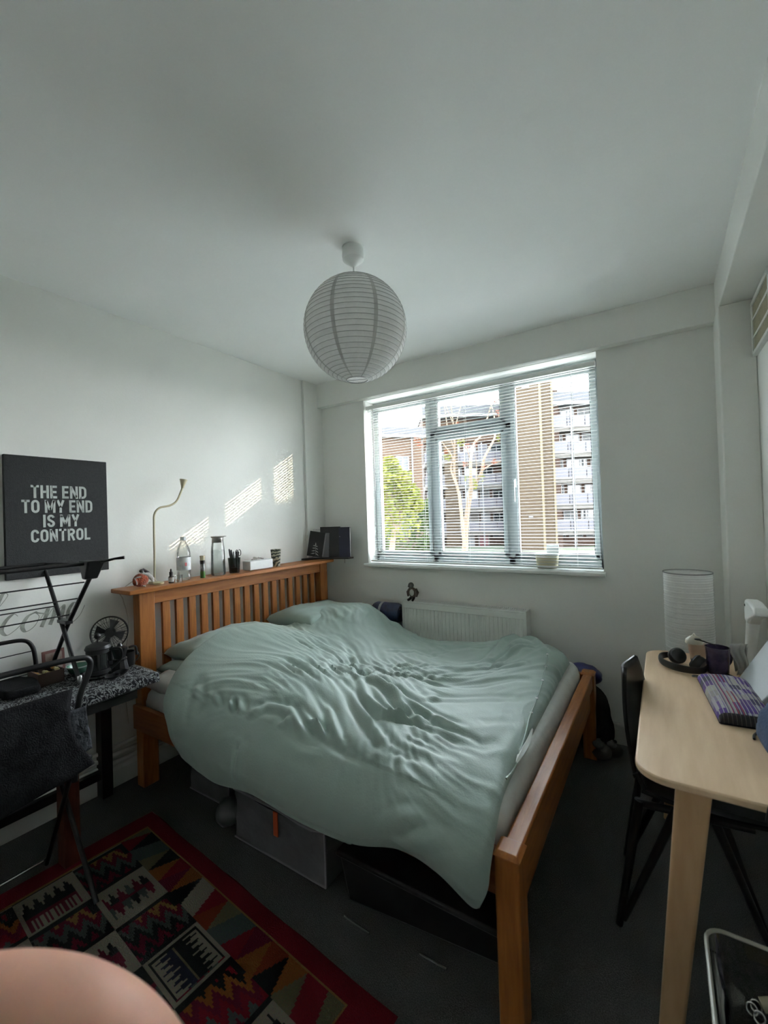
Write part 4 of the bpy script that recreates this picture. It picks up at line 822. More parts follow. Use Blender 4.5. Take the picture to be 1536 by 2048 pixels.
MB().lathe([(0.0155, 0.234), (0.0158, 0.236), (0.0158, 0.252), (0.014, 0.254), (0, 0.254)], c, 20).build('cap', mat('clear_white_cap', (0.6, 0.62, 0.62), 0.4), t)
# small glass tumbler in front of bottle
o = MB().lathe([(0.0, 0.002), (0.018, 0.0), (0.022, 0.04), (0.020, 0.04), (0.016, 0.004), (0, 0.004)], (0.168, -1.462, HZ), 20).build('small_glass', CLR, None); tag(o, 'tiny clear glass between dropper bottle and water bottle', 'glass')
# spray tube: white cap, black band, green bottom
t = thing('vitamin_tube', 'slim tube with cream cap and green base between bottle and carafe', 'tube', (0.15, -1.295, HZ)); c = (0.150, -1.296, HZ)
MB().lathe([(0.0, 0), (0.014, 0), (0.0145, 0.002), (0.0145, 0.040), (0, 0.041)], c, 18).build('tube_base', mat('green_plastic', (0.06, 0.16, 0.03), 0.4), t)
MB().lathe([(0.0142, 0.040), (0.0142, 0.085), (0, 0.085)], c, 18).build('tube_body', mat('silver_tube', (0.35, 0.36, 0.35), 0.25, metal=0.7), t)
MB().lathe([(0.0146, 0.084), (0.0146, 0.106), (0, 0.106)], c, 18).build('tube_band', BLACK, t)
MB().lathe([(0.0138, 0.106), (0.0138, 0.125), (0.0145, 0.126), (0.0145, 0.134), (0, 0.135)], c, 18).build('tube_cap', mat('cream_cap', (0.60, 0.52, 0.36), 0.5), t)
# carafe
t = thing('glass_carafe', 'tall glass water carafe with steel lid on the headboard', 'carafe', (0.13, -1.175, HZ)); c = (0.130, -1.172, HZ)
MB().lathe([(0.0, 0.004), (0.040, 0.0), (0.044, 0.006), (0.044, 0.03), (0.041, 0.16), (0.036, 0.20), (0.034, 0.225)], c, 32).build('carafe_body', CLG, t)
MB().lathe([(0.0, 0.006), (0.041, 0.007), (0.0415, 0.03), (0.0388, 0.158), (0, 0.158)], c, 32).build('water', WAT, t)
MB().lathe([(0.033, 0.205), (0.034, 0.207), (0.034, 0.235), (0.040, 0.238), (0.041, 0.244), (0, 0.247)], c, 32).ball((c[0]+0.02, c[1]+0.034, HZ+0.243), (0.012, 0.016, 0.003)).build('steel_lid', mat('brushed_steel', (0.32, 0.31, 0.30), 0.35, metal=0.9), t)
# pen pot and pens
t = thing('pen_pot', 'smoky clear pen pot beside the carafe', 'pot', (0.14, -1.055, HZ)); c = (0.145, -1.062, HZ)
MB().lathe([(0.0, 0.003), (0.030, 0.0), (0.032, 0.003), (0.039, 0.095), (0.040, 0.098), (0.037, 0.098), (0.0295, 0.006), (0, 0.006)], c, 28).build('pot_body', glassmat('smoky_clear', (0.55, 0.60, 0.60), refl=0.14), t)
MB().lathe([(0.0, 0.006), (0.029, 0.006), (0.031, 0.035), (0, 0.037)], c, 20).build('clutter', BLACK, t)
PC = [(BLACK, 'black'), (BLACK, 'black'), (mat('white_pen', (0.6, 0.6, 0.6), 0.4), 'white'), (BLACK, 'black'), (mat('blue_grey_pen', (0.12, 0.15, 0.18), 0.4), 'blue-grey'), (BLACK, 'black'), (BLACK, 'black'), (BLACK, 'black'), (BLACK, 'black'), (mat('silver_pen', (0.5, 0.5, 0.5), 0.3, metal=0.8), 'silver')]
rn = random.Random(4)
PL = {'black': 'black pen standing in the smoky pen pot', 'white': 'white pen standing in the smoky pen pot', 'blue-grey': 'blue-grey pen standing in the smoky pen pot', 'silver': 'silver pen standing in the smoky pen pot'}
for i, (m_, nm) in enumerate(PC):
    a = i*2*PI/len(PC); r0, r1 = 0.018, 0.030; h = rn.uniform(0.135, 0.158)
    p0 = Vector((c[0]+r0*math.cos(a+0.4)*0.9, c[1]+r0*math.sin(a+0.4)*0.9, HZ+0.037)); p1 = Vector((c[0]+r1*math.cos(a), c[1]+r1*math.sin(a), HZ+h))
    d = (p1-p0); o = MB().tube([p0, p0+d*0.62, p0+d*0.63, p0+d*0.97, p1], [0.0036, 0.0038, 0.0050, 0.0050, 0.003], 8).build('pen', m_, None)
    tag(o, PL[nm], 'pen', 'pens in the smoky pot')
t = thing('scissors', 'scissors with looped black handles in the pen pot', 'scissors', (c[0]+0.01, c[1]+0.02, HZ+0.04))
MB().tube([(c[0]+0.004, c[1]+0.012, HZ+0.038), (c[0]+0.010, c[1]+0.022, HZ+0.105)], 0.0035, 6).build('blade', CHROME, t)
mb = MB()
for s in (-1, 1):
    mb.tube([(c[0]+0.010, c[1]+0.026+s*0.011+0.010*math.cos(a), HZ+0.128+0.020*math.sin(a)) for a in [k*PI/8 for k in range(17)]], 0.0028, 6, caps=False)
mb.build('handle_loops', BLACK, t)
# amber bottle, tissue box, patterned cup
t = thing('amber_bottle', 'small amber bottle squeezed between pen pot and tissue box', 'bottle', (0.11, -1.0, HZ)); c = (0.105, -1.012, HZ)
MB().lathe([(0.0, 0), (0.013, 0), (0.013, 0.03), (0.0128, 0.031)], c, 18).build('amber_base', mat('amber', (0.22, 0.10, 0.02), 0.2), t)
MB().lathe([(0.0128, 0.03), (0.0128, 0.085), (0.009, 0.09), (0, 0.09)], c, 18).build('bottle_body', mat('grey_brown_glass', (0.16, 0.13, 0.10), 0.25), t)
t = thing('tissue_box', 'white pack of tissues on the headboard left of the patterned cup', 'tissues', (0.15, -0.875, HZ))
mb = MB(); mb.grid(lambda u, v: (0.115+0.080*v+0.002*math.sin(u*9), -0.975+0.20*u, HZ+0.066+0.008*noise.noise(Vector((u*7, v*5, 1)))*min(1, 6*min(u, 1-u, v, 1-v))), 24, 12)
MB().box(0.115, 0.195, -0.975, -0.775, HZ+0.004, HZ+0.066).build('pack', mat('tissue_white', (0.74, 0.76, 0.76), 0.7, bump=0.2, bscale=20), t, bevel=0.006, seg=3)
mb.build('film_top', mat('tissue_white', (0.74, 0.76, 0.76), 0.7), t)
mb = MB(); mb.grid(lambda u, v: (0.140+0.03*v+0.010*math.sin(u*14+v*3), -0.925+0.10*u, HZ+0.068+0.016*abs(math.sin(u*PI))*(1-v*0.6)+0.005*math.sin(u*22)), 30, 6); mb.build('tissue', FURW, t)
# cup: patterned by its own leaf scroll
cm = mat('patterned_ceramic', (0.30, 0.30, 0.25), 0.35); n = cm.node_tree; b = n.nodes['Principled BSDF']
wv_ = n.nodes.new('ShaderNodeTexWave'); wv_.wave_type = 'RINGS'; wv_.inputs['Scale'].default_value = 16; wv_.inputs['Distortion'].default_value = 7; wv_.inputs['Detail Scale'].default_value = 1.6
rp = n.nodes.new('ShaderNodeValToRGB'); rp.color_ramp.interpolation = 'CONSTANT'; rp.color_ramp.elements[0].color = (0.03, 0.04, 0.035, 1); rp.color_ramp.elements[1].position = 0.5; rp.color_ramp.elements[1].color = (0.40, 0.39, 0.30, 1)
tcn = n.nodes.new('ShaderNodeTexCoord'); mpn = n.nodes.new('ShaderNodeMapping'); mpn.inputs['Scale'].default_value = (1, 1, 0.8)
n.links.new(tcn.outputs['Object'], mpn.inputs[0]); n.links.new(mpn.outputs[0], wv_.inputs['Vector']); n.links.new(wv_.outputs['Fac'], rp.inputs[0]); n.links.new(rp.outputs[0], b.inputs['Base Color'])
o = MB().lathe([(0.0, 0.004), (0.026, 0.0), (0.028, 0.003), (0.037, 0.120), (0.038, 0.123), (0.035, 0.123), (0.027, 0.012), (0, 0.012)], (0.145, -0.700, HZ), 32).build('patterned_cup', cm, None); tag(o, 'tapered beaker with green-black leaf scroll pattern on the headboard', 'cup')

o = MB().tube(spline([(0.012, -1.590, 1.10), (0.010, -1.700, 1.03), (0.008, -1.690, 0.98), (0.008, -1.665, 0.86), (0.008, -1.675, 0.74), (0.010, -1.70, 0.62), (0.010, -1.68, 0.30)], 6), 0.0025, 6).build('power_cable', mat('pale_cable', (0.5, 0.48, 0.42), 0.5), None)
tag(o, 'thin pale cable running down the wall behind the near headboard post', 'cable')
# ================================================================== LEFT WALL: canvas and script
t = thing('canvas_print', 'black canvas on the left wall with grey capital lettering', 'picture', (0.012, -1.975, 1.155))
MB().box(0.001, 0.022, -2.190, -1.762, 1.155, 1.727).build('canvas', mat('black_canvas', (0.018, 0.020, 0.021), 0.75, var=0.2, scale=90, bump=0.25, bscale=300), t, bevel=0.003)
LET = mat('grey_lettering', (0.46, 0.49, 0.47), 0.6, var=0.05)
# block capitals drawn as thick strokes: each glyph is a width and its strokes on a unit-high grid
def arc(cx, cz, rx, rz, a0, a1, n=9): return [(cx+rx*math.cos(math.radians(a0+(a1-a0)*k/n)), cz+rz*math.sin(math.radians(a0+(a1-a0)*k/n))) for k in range(n+1)]
TK = 0.175; h_ = TK/2; W_ = 0.56
GLY = {'T': (.54, [[(0, 1-h_), (.54, 1-h_)], [(.27, 0), (.27, 1)]]), 'H': (W_, [[(h_, 0), (h_, 1)], [(W_-h_, 0), (W_-h_, 1)], [(h_, .5), (W_-h_, .5)]]),
       'E': (.47, [[(h_, 0), (h_, 1)], [(h_, 1-h_), (.47, 1-h_)], [(h_, .5), (.43, .5)], [(h_, h_), (.47, h_)]]), 'N': (W_+.02, [[(h_, 0), (h_, 1)], [(W_+.02-h_, 0), (W_+.02-h_, 1)], [(h_+.01, .93), (W_+.01-h_, .07)]]),
       'D': (.55, [[(h_, 0), (h_, 1)], [(h_, 1-h_), (.26, 1-h_)]+arc(.26, .69, .55-h_-.26, .31-h_, 80, 0, 5)+arc(.26, .31, .55-h_-.26, .31-h_, 0, -80, 5)+[(.26, h_), (h_, h_)]]),
       'O': (.56, [arc(.28, .69, .28-h_, .31-h_, 0, 180)+arc(.28, .31, .28-h_, .31-h_, 180, 360)+[(.56-h_, .69)]]), 'C': (.55, [arc(.28, .69, .28-h_, .31-h_, 0, 180)+arc(.28, .31, .28-h_, .31-h_, 180, 360)]),
       'M': (.74, [[(h_, 0), (h_, 1)], [(.74-h_, 0), (.74-h_, 1)], [(h_+.02, .95), (.37, .22)], [(.74-h_-.02, .95), (.37, .22)]]), 'Y': (.56, [[(.28, 0), (.28, .45)], [(.07, 1), (.28, .42)], [(.49, 1), (.28, .42)]]),
       'I': (.19, [[(.095, 0), (.095, 1)]]), 'S': (.53, [arc(.265, .72, .265-h_, .28-h_, 10, 225, 8)+arc(.265, .28, .265-h_, .28-h_, 45, -190, 9)]), 'L': (.45, [[(h_, 0), (h_, 1)], [(h_, h_), (.45, h_)]]),
       'R': (.56, [[(h_, 0), (h_, 1)], [(h_, 1-h_), (.30, 1-h_)]+arc(.30, .73, .56-h_-.30, .27-h_, 85, -85, 7)+[(h_, .46)], [(.30, .46), (.48, 0)]])}
def glyph(ch, y, z, sy, sz, parent):
    mb = MB()
    for st in GLY[ch][1]:
        L = []; n = len(st)
        for i, (a_, b_) in enumerate(st):
            p, q = st[max(i-1, 0)], st[min(i+1, n-1)]; d = Vector((q[0]-p[0], q[1]-p[1])).normalized(); nn_ = Vector((-d.y, d.x))*h_
            for s_ in (1, -1): L.append((0.0228, y+(a_+nn_.x*s_)*sy, z+(b_+nn_.y*s_)*sz))
        mb.add(L, [(2*i, 2*i+1, 2*i+3, 2*i+2) for i in range(n-1)])
    mb.build('letter', LET, parent, smooth=0)
for body, yc, zb, wid, hh_ in (('THE END', -1.977, 1.529, 0.232, 0.062), ('TO MY END', -1.982, 1.459, 0.294, 0.062), ('IS MY', -1.972, 1.390, 0.152, 0.060), ('CONTROL', -1.972, 1.320, 0.248, 0.060)):
    adv = sum((GLY[c][0]+.09) if c != ' ' else .26 for c in body)-.09; k_ = wid/adv; y_ = yc-wid/2
    for c in body:
        if c == ' ': y_ += .26*k_; continue
        glyph(c, y_, zb, k_, hh_, t); y_ += (GLY[c][0]+.09)*k_
# script letters painted on the wall: ...lcome
SCR = mat('grey_script', (0.34, 0.35, 0.31), 0.8, var=0.3, scale=30)
t = thing('wall_script', 'faded grey flowing script lettering on the left wall below the canvas', 'lettering', (0.001, -2.05, 0.92))
def stroke(pts, wmax, wmin=0.0015):
    P = spline([(y, z, 0) for y, z in pts], 8); mb = MB(); vs = []; n = len(P)
    for i, p in enumerate(P):
        d = (P[min(i+1, n-1)]-P[max(i-1, 0)]).normalized()
        w_ = wmin+(wmax-wmin)*max(0, -d.y)**1.3; nn_ = Vector((-d.y, d.x, 0))
        for s in (-1, 1): q = p+nn_*w_*s; vs.append((0.0012, q.x, q.y))
    fs = [(2*i, 2*i+1, 2*i+3, 2*i+2) for i in range(n-1)]
    return mb.add(vs, fs)
y0 = -2.245
SK = [[(y0-.03, .955), (y0+.02, 1.02), (y0+.065, 1.085), (y0+.045, 1.09), (y0+.010, 1.00), (y0-.02, .935), (y0+.0, .915), (y0+.02, .93)],
      [(y0+.100, .985), (y0+.085, .998), (y0+.058, .975), (y0+.040, .935), (y0+.058, .908), (y0+.090, .925), (y0+.115, .95)],
      [(y0+.165, .99), (y0+.135, .975), (y0+.115, .935), (y0+.128, .908), (y0+.160, .925), (y0+.180, .965), (y0+.165, .99), (y0+.175, .985), (y0+.205, .975)],
      [(y0+.185, .955), (y0+.215, 1.0), (y0+.205, .96), (y0+.188, .915)], [(y0+.195, .93), (y0+.228, .985), (y0+.245, 1.0), (y0+.236, .955), (y0+.222, .918)],
      [(y0+.230, .93), (y0+.262, .985), (y0+.280, 1.002), (y0+.272, .955), (y0+.262, .925), (y0+.275, .918), (y0+.30, .94)],
      [(y0+.290, .945), (y0+.325, .968), (y0+.340, .995), (y0+.322, 1.005), (y0+.300, .97), (y0+.298, .93), (y0+.318, .912), (y0+.350, .94), (y0+.372, .985)]]
for i, k in enumerate(SK): stroke(k, 0.0085).build('letter', SCR, t, smooth=0)

# ================================================================== SIDE TABLE AND WHAT STANDS ON IT
TZ = 0.700
t = thing('side_table', 'dark side table with reddish legs between the headboard and the left wall', 'table', (0.28, -2.1, 0))
out = rrect(0.012, 0.530, -2.62, -1.772, 0.10, 8)
MB().prism(out, TZ-0.045, TZ, 'z').build('table_top', EBONY, t, bevel=0.010, seg=3)
MB().box(0.05, 0.47, -2.55, -1.86, TZ-0.10, TZ-0.044).build('apron', EBONY, t)
for x, y, m_, w_ in ((0.050, -1.82, EBONY, 0.032), (0.405, -2.115, MAHOG, 0.036), (0.05, -2.50, EBONY, 0.032), (0.40, -2.52, MAHOG, 0.036)):
    MB().box(x-w_, x+w_, y-w_*0.8, y+w_*0.8, 0, TZ-0.044).build('leg', m_, t, bevel=0.004)
MB().box(0.03, 0.07, -2.48, -1.84, 0.10, 0.14).build('stretcher', EBONY, t)
MB().box(0.385, 0.42, -2.50, -2.13, 0.36, 0.42).build('stretcher', EBONY, t)
# bandana cloth with its own paisley-like print
cm = mat('bandana_print', (0.02, 0.02, 0.022), 0.9, spec=0.2); n = cm.node_tree; b = n.nodes['Principled BSDF']
vo = n.nodes.new('ShaderNodeTexVoronoi'); vo.feature = 'F1'; vo.inputs['Scale'].default_value = 42; wv_ = n.nodes.new('ShaderNodeTexWave'); wv_.wave_type = 'RINGS'; wv_.inputs['Scale'].default_value = 26; wv_.inputs['Distortion'].default_value = 14; wv_.inputs['Detail Scale'].default_value = 2
mm = n.nodes.new('ShaderNodeMath'); mm.operation = 'MULTIPLY'; rp = n.nodes.new('ShaderNodeValToRGB'); rp.color_ramp.elements[0].position = 0.24; rp.color_ramp.elements[0].color = (0.012, 0.012, 0.014, 1); rp.color_ramp.elements[1].position = 0.34; rp.color_ramp.elements[1].color = (0.20, 0.21, 0.21, 1)
tcn = n.nodes.new('ShaderNodeTexCoord'); n.links.new(tcn.outputs['Object'], vo.inputs['Vector']); n.links.new(tcn.outputs['Object'], wv_.inputs['Vector'])
n.links.new(vo.outputs['Distance'], mm.inputs[0]); n.links.new(wv_.outputs['Fac'], mm.inputs[1]); n.links.new(mm.outputs[0], rp.inputs[0]); n.links.new(rp.outputs[0], b.inputs['Base Color'])
def clo(u, v):
    y = -2.34+0.545*v; x = 0.02+0.545*u; z = TZ+0.0035+0.0012*math.sin(u*21+v*7)+0.001*math.sin(v*33)
    if x > 0.535: z = TZ+0.0035-(x-0.535)*1.2; x = 0.535+(x-0.535)*0.25
    return (x, y, z)
mb = MB(); mb.grid(clo, 40, 30); o = mb.build('bandana_cloth', cm, None, smooth=60); tag(o, 'black and white paisley bandana spread on the dark side table', 'cloth')
o.modifiers.new('t', 'SOLIDIFY').thickness = 0.0012
IZ = TZ+0.0065
DG = mat('dark_glass', (0.012, 0.012, 0.013), 0.12, coat=0.6); DM = mat('gunmetal', (0.05, 0.05, 0.052), 0.3, metal=0.8)
t = thing('french_press', 'black french press with a ball knob on the side table', 'coffee press', (0.335, -1.960, IZ)); c = (0.335, -1.960, IZ)
MB().lathe([(0.0, 0), (0.050, 0), (0.052, 0.006), (0.046, 0.012), (0.046, 0.024), (0.042, 0.026), (0.042, 0.125), (0, 0.125)], c, 28).build('beaker', DG, t)
for h_ in (0.018, 0.108): MB().lathe([(0.0445, h_), (0.047, h_+0.002), (0.047, h_+0.016), (0.0445, h_+0.018)], c, 28, close=False).build('frame_band', BLACKM, t)
MB().lathe([(0.050, 0.125), (0.052, 0.130), (0.046, 0.142), (0.022, 0.152), (0.006, 0.155), (0.004, 0.158), (0.004, 0.172), (0, 0.172)], c, 28).build('lid', BLACKM, t)
MB().ball((c[0], c[1], c[2]+0.182), 0.014).build('knob', BLACK, t)
MB().tube(spline([(c[0]+0.030, c[1]+0.034, c[2]+0.118), (c[0]+0.048, c[1]+0.070, c[2]+0.116), (c[0]+0.045, c[1]+0.078, c[2]+0.07), (c[0]+0.030, c[1]+0.040, c[2]+0.030)], 5), 0.006, 8).build('handle', BLACK, t)
t = thing('desk_fan', 'small black round desk fan behind the french press', 'fan', (0.20, -1.86, IZ)); c = Vector((0.205, -1.850, IZ+0.155)); ax = Vector((0.85, -0.5, 0.10)).normalized()
e1 = ax.cross(Vector((0, 0, 1))).normalized(); e2 = e1.cross(ax)
def ring(r, off, th, nn=40):
    return MB().tube([c+ax*off+(e1*math.cos(a*2*PI/nn)+e2*math.sin(a*2*PI/nn))*r for a in range(nn+1)], th, 6, caps=False)
mb = ring(0.078, 0.012, 0.0035)
for k in range(36):
    a = k*2*PI/36; d = e1*math.cos(a)+e2*math.sin(a); mb.tube([c+ax*0.030+d*0.018, c+ax*0.028+d*0.05, c+ax*0.012+d*0.078], 0.0008, 4)
for r in (0.055,): 
    nn = 32; mb.tube([c+ax*0.027+(e1*math.cos(a*2*PI/nn)+e2*math.sin(a*2*PI/nn))*r for a in range(nn+1)], 0.0008, 4, caps=False)
mb.build('front_grille', BLACKM, t); 
mb = ring(0.078, -0.010, 0.0025)
for k in range(24):
    a = k*2*PI/24; d = e1*math.cos(a)+e2*math.sin(a); mb.tube([c-ax*0.028+d*0.018, c-ax*0.024+d*0.05, c-ax*0.010+d*0.078], 0.0008, 4)
mb.build('rear_grille', BLACKM, t)
MB().lathe([(0.0, 0.030), (0.018, 0.030), (0.019, 0.026), (0, 0.024)], c, 20, axis=ax).build('hub', BLACK, t)
for k in range(4):
    a = k*PI/2; d = e1*math.cos(a)+e2*math.sin(a); d2 = e1*math.cos(a+0.7)+e2*math.sin(a+0.7)
    MB().add([c+d*0.012, c+d*0.066-ax*0.008, c+d2*0.066+ax*0.008, c+d2*0.012], [(0, 1, 2, 3)]).build('blade', mat('fan_blade', (0.05, 0.05, 0.055), 0.3), t)
MB().lathe([(0.0, -0.045), (0.022, -0.042), (0.024, -0.01), (0, -0.008)], c, 20, axis=ax).build('motor', BLACK, t)
MB().lathe([(0.0, 0), (0.048, 0), (0.048, 0.008), (0.012, 0.016), (0.009, 0.085), (0, 0.085)], (c.x-0.015, c.y+0.01, IZ), 24).build('fan_stand', BLACK, t)
t = thing('moka_pot', 'dark little coffee pot beside the french press on the bandana', 'pot', (0.34, -1.875, IZ)); c = (0.345, -1.872, IZ)
MB().lathe([(0.0, 0), (0.036, 0), (0.037, 0.004), (0.028, 0.050), (0.030, 0.054), (0.030, 0.058), (0.024, 0.062), (0.034, 0.105), (0.034, 0.108), (0.012, 0.116), (0.006, 0.128), (0, 0.130)], c, 10).build('pot_body', DM, t, smooth=20)
MB().tube(spline([(c[0]+0.012, c[1]+0.034, c[2]+0.102), (c[0]+0.02, c[1]+0.062, c[2]+0.10), (c[0]+0.022, c[1]+0.066, c[2]+0.06)], 4), 0.005, 8).build('handle', BLACK, t)
t = thing('steel_mug', 'shiny dark mug at the right end of the bandana', 'mug', (0.27, -1.80, IZ)); c = (0.290, -1.812, IZ)
MB().lathe([(0.0, 0.002), (0.030, 0.0), (0.033, 0.004), (0.033, 0.065), (0.031, 0.065), (0.030, 0.006), (0, 0.006)], c, 24).build('mug_body', DM, t)
MB().tube([(c[0]+0.006, c[1]+0.030+0.022*math.sin(a*PI/8), c[2]+0.034+0.022*math.cos(a*PI/8)) for a in range(9)], 0.0032, 8).build('handle', DM, t)
for i, (x, y) in enumerate([(0.41, -1.90), (0.43, -1.945)]):
    o = MB().lathe([(0.0, 0.0), (0.012, 0), (0.028, 0.012), (0.030, 0.017), (0.027, 0.016), (0.010, 0.004), (0, 0.004)], (x, y, IZ), 20).build('saucer', DM, None); tag(o, ['dark saucer on the bandana below the little coffee pot', 'dark saucer on the bandana in front of the french press'][i], 'saucer')
t = thing('green_bowl', 'pale green glass bowl behind the french press on the left', 'bowl', (0.20, -1.965, IZ)); c = (0.20, -1.985, IZ)
MB().lathe([(0.0, 0.0), (0.022, 0), (0.040, 0.014), (0.048, 0.036), (0.045, 0.036), (0.036, 0.014), (0.018, 0.005), (0, 0.005)], c, 28).build('bowl_body', mat('green_glaze', (0.12, 0.28, 0.20), 0.2, coat=0.5), t)
MB().lathe([(0.0455, 0.034), (0.049, 0.035), (0.049, 0.039), (0.0455, 0.039)], c, 28, close=False).build('rim', mat('pale_rim', (0.40, 0.50, 0.45), 0.3), t)
t = thing('framed_card', 'small pinkish framed card leaning on the wall behind the airer', 'card', (0.07, -2.02, IZ))
M = Matrix.Translation((0.055, -2.03, IZ)) @ Matrix.Rotation(-0.12, 4, 'Y')
MB().box(0, 0.008, -0.045, 0.045, 0, 0.10).xf(M).build('card_frame', mat('dusty_pink', (0.22, 0.10, 0.09), 0.6), t, bevel=0.002); MB().box(0.008, 0.0095, -0.033, 0.033, 0.012, 0.088).xf(M).build('card_picture', mat('pale_pink', (0.42, 0.34, 0.30), 0.6, col2=(0.30, 0.2, 0.17), scale=40), t)
t = thing('open_box', 'small dark open box holding wrapped sweets, left end of the side table', 'box', (0.20, -2.10, IZ))
mb = MB(); x0, x1, y0_, y1 = 0.13, 0.25, -2.155, -2.060
mb.box(x0, x1, y0_, y0_+0.004, IZ, IZ+0.055).box(x0, x1, y1-0.004, y1, IZ, IZ+0.055).box(x0, x0+0.004, y0_, y1, IZ, IZ+0.055).box(x1-0.004, x1, y0_, y1, IZ, IZ+0.055).box(x0, x1, y0_, y1, IZ, IZ+0.004)
mb.build('box_body', mat('dark_card_box', (0.05, 0.03, 0.022), 0.6), t)
rn = random.Random(3)
for i in range(8):
    m_ = [mat('foil_gold', (0.45, 0.22, 0.06), 0.3, metal=0.5), mat('wrap_cream', (0.52, 0.48, 0.26), 0.5)][i % 2]
    x, y, z = x0+0.028+0.034*(i % 3)+rn.uniform(-.004, .004), y0_+0.024+0.032*((i//3) % 3), IZ+0.022+(0.012 if i > 5 else 0.0)+0.012
    o = MB().ball((x, y, z), (0.014, 0.011, 0.008), 10, 6).tube([(x-0.020, y, z), (x-0.013, y, z)], [0.007, 0.002], 6).tube([(x+0.013, y, z), (x+0.020, y, z)], [0.002, 0.007], 6).build('wrapped_sweet', m_, None)
    tag(o, 'gold-wrapped sweet in the small open box' if i % 2 == 0 else 'cream-wrapped sweet in the small open box', 'sweet', 'sweets in the open box')
o = MB().prism([(0.10, -2.30), (0.30, -2.28), (0.32, -2.17), (0.20, -2.14), (0.09, -2.18)], IZ, IZ+0.035).build('folded_black_cloth', DARKFAB, None, bevel=0.012, seg=3); tag(o, 'folded black cloth left of the sweet box on the side table', 'cloth')

# ================================================================== CLOTHES AIRER standing on the side table
t = thing('clothes_airer', 'black folding clothes airer with crossed legs in front of the canvas', 'clothes airer', (0.2, -2.04, IZ))
YA = -2.042
def ap(x, z, y=YA): return (x, y, z)
MB().tube([ap(-0.0, 1.205), ap(0.200, 0.93), ap(0.352, IZ+0.006)], 0.0088, 12).build('leg', BLACKM, t)
MB().tube([ap(0.495, 1.225, YA+0.014), ap(0.200, 0.93, YA+0.014), ap(0.045, 0.745, YA+0.014), ap(0.035, IZ+0.006, YA+0.014)], 0.0088, 12).build('leg', BLACKM, t)
for x, z in ((0.352, IZ), (0.035, IZ)): MB().lathe([(0.0, 0), (0.011, 0), (0.011, 0.03), (0.009, 0.034), (0, 0.034)], (x, YA+(0.014 if x < 0.1 else 0), z), 14).build('foot_cap', CHROME if x > .1 else BLACK, t)
MB().box(0.155, 0.245, YA-0.008, YA+0.022, 0.950, 0.966).build('hinge_plate', BLACK, t, bevel=0.002)
MB().hexa([(0.445, YA-0.02, 1.165), (0.475, YA-0.02, 1.165), (0.475, YA+0.03, 1.165), (0.445, YA+0.03, 1.165)], [(0.44, YA-0.03, 1.245), (0.53, YA-0.03, 1.245), (0.53, YA+0.04, 1.245), (0.44, YA+0.04, 1.245)]).build('corner_joint', BLACK, t, bevel=0.006)
MB().tube([(0.485, YA-0.02, 1.235), (0.53, YA+0.035, 1.240), (0.545, YA+0.065, 1.247), (0.565, YA+0.095, 1.250)], [0.011, 0.010, 0.008, 0.012], 8, flat=(1, 0.6)).build('arm_tip', BLACK, t)
for x, z in ((0.025, 1.215), (0.486, 1.235)): MB().tube([(x, YA, z), (x, YA-0.30, z-0.003), (x, YA-0.62, z)], 0.0085, 10).build('side_bar', BLACKM, t)
MB().tube([(0.02, YA, 1.215), (0.25, YA+0.004, 1.222), (0.49, YA, 1.235)], 0.0055, 8).build('cross_bar', BLACKM, t)
for i, (x, z) in enumerate([(0.42, 1.150), (0.075, 1.110), (0.350, 1.075), (0.138, 1.025), (0.268, 0.997)]):
    MB().tube([(x, YA, z), (x, YA-0.62, z)], 0.0028, 8).build('drying_rod', BLACKM, t)
# lower folded wing with a rounded end
MB().tube(spline([(0.13, -2.70, 0.905), (0.13, -2.40, 0.905), (0.13, -2.24, 0.903), (0.13, -2.165, 0.895), (0.13, -2.135, 0.86), (0.13, -2.125, 0.80), (0.13, -2.122, 0.735)], 6), 0.0085, 10).build('wing_frame', BLACKM, t)
for z in (0.842, 0.775, 0.745): MB().tube([(0.13, -2.13 if z > .8 else -2.127, z), (0.13, -2.66, z)], 0.0022, 8).build('drying_rod', BLACKM, t)

# ================================================================== FOLDING CHAIR AND THE CLOTHES ON IT
t = thing('folding_chair', 'dark tubular folding chair at the left edge under hanging clothes', 'chair', (0.6, -2.4, 0))
MB().tube(spline([(0.66, -2.66, 0.60), (0.66, -2.66, 0.80), (0.66, -2.62, 0.895), (0.66, -2.55, 0.905), (0.66, -2.30, 0.905), (0.66, -2.165, 0.898), (0.66, -2.130, 0.882), (0.658, -2.130, 0.84), (0.655, -2.165, 0.74), (0.64, -2.175, 0.55), (0.63, -2.175, 0.44)], 6), 0.0105, 12).build('back_frame', BLACKM, t)
MB().tube(spline([(0.64, -2.62, 0.515), (0.64, -2.25, 0.515), (0.64, -2.165, 0.518), (0.63, -2.125, 0.505), (0.55, -2.120, 0.47), (0.36, -2.125, 0.45)], 6), 0.010, 12).build('seat_frame', BLACKM, t)
MB().box(0.30, 0.62, -2.60, -2.155, 0.440, 0.462).build('seat', DARKFAB, t, bevel=0.008)
for y in (-2.17, -2.60):
    MB().tube([(0.65, y, 0.56), (0.50, y, 0.30), (0.335, y, 0.01)], 0.0085, 12).build('leg', BLACKM, t)
    MB().tube([(0.36, y+0.02, 0.46), (0.55, y+0.02, 0.22), (0.72, y+0.02, 0.01)], 0.0085, 12).build('leg', BLACKM, t)
MB().tube([(0.335, -2.17, 0.03), (0.335, -2.60, 0.03)], 0.006, 8).build('crossbar', CHROME, t)
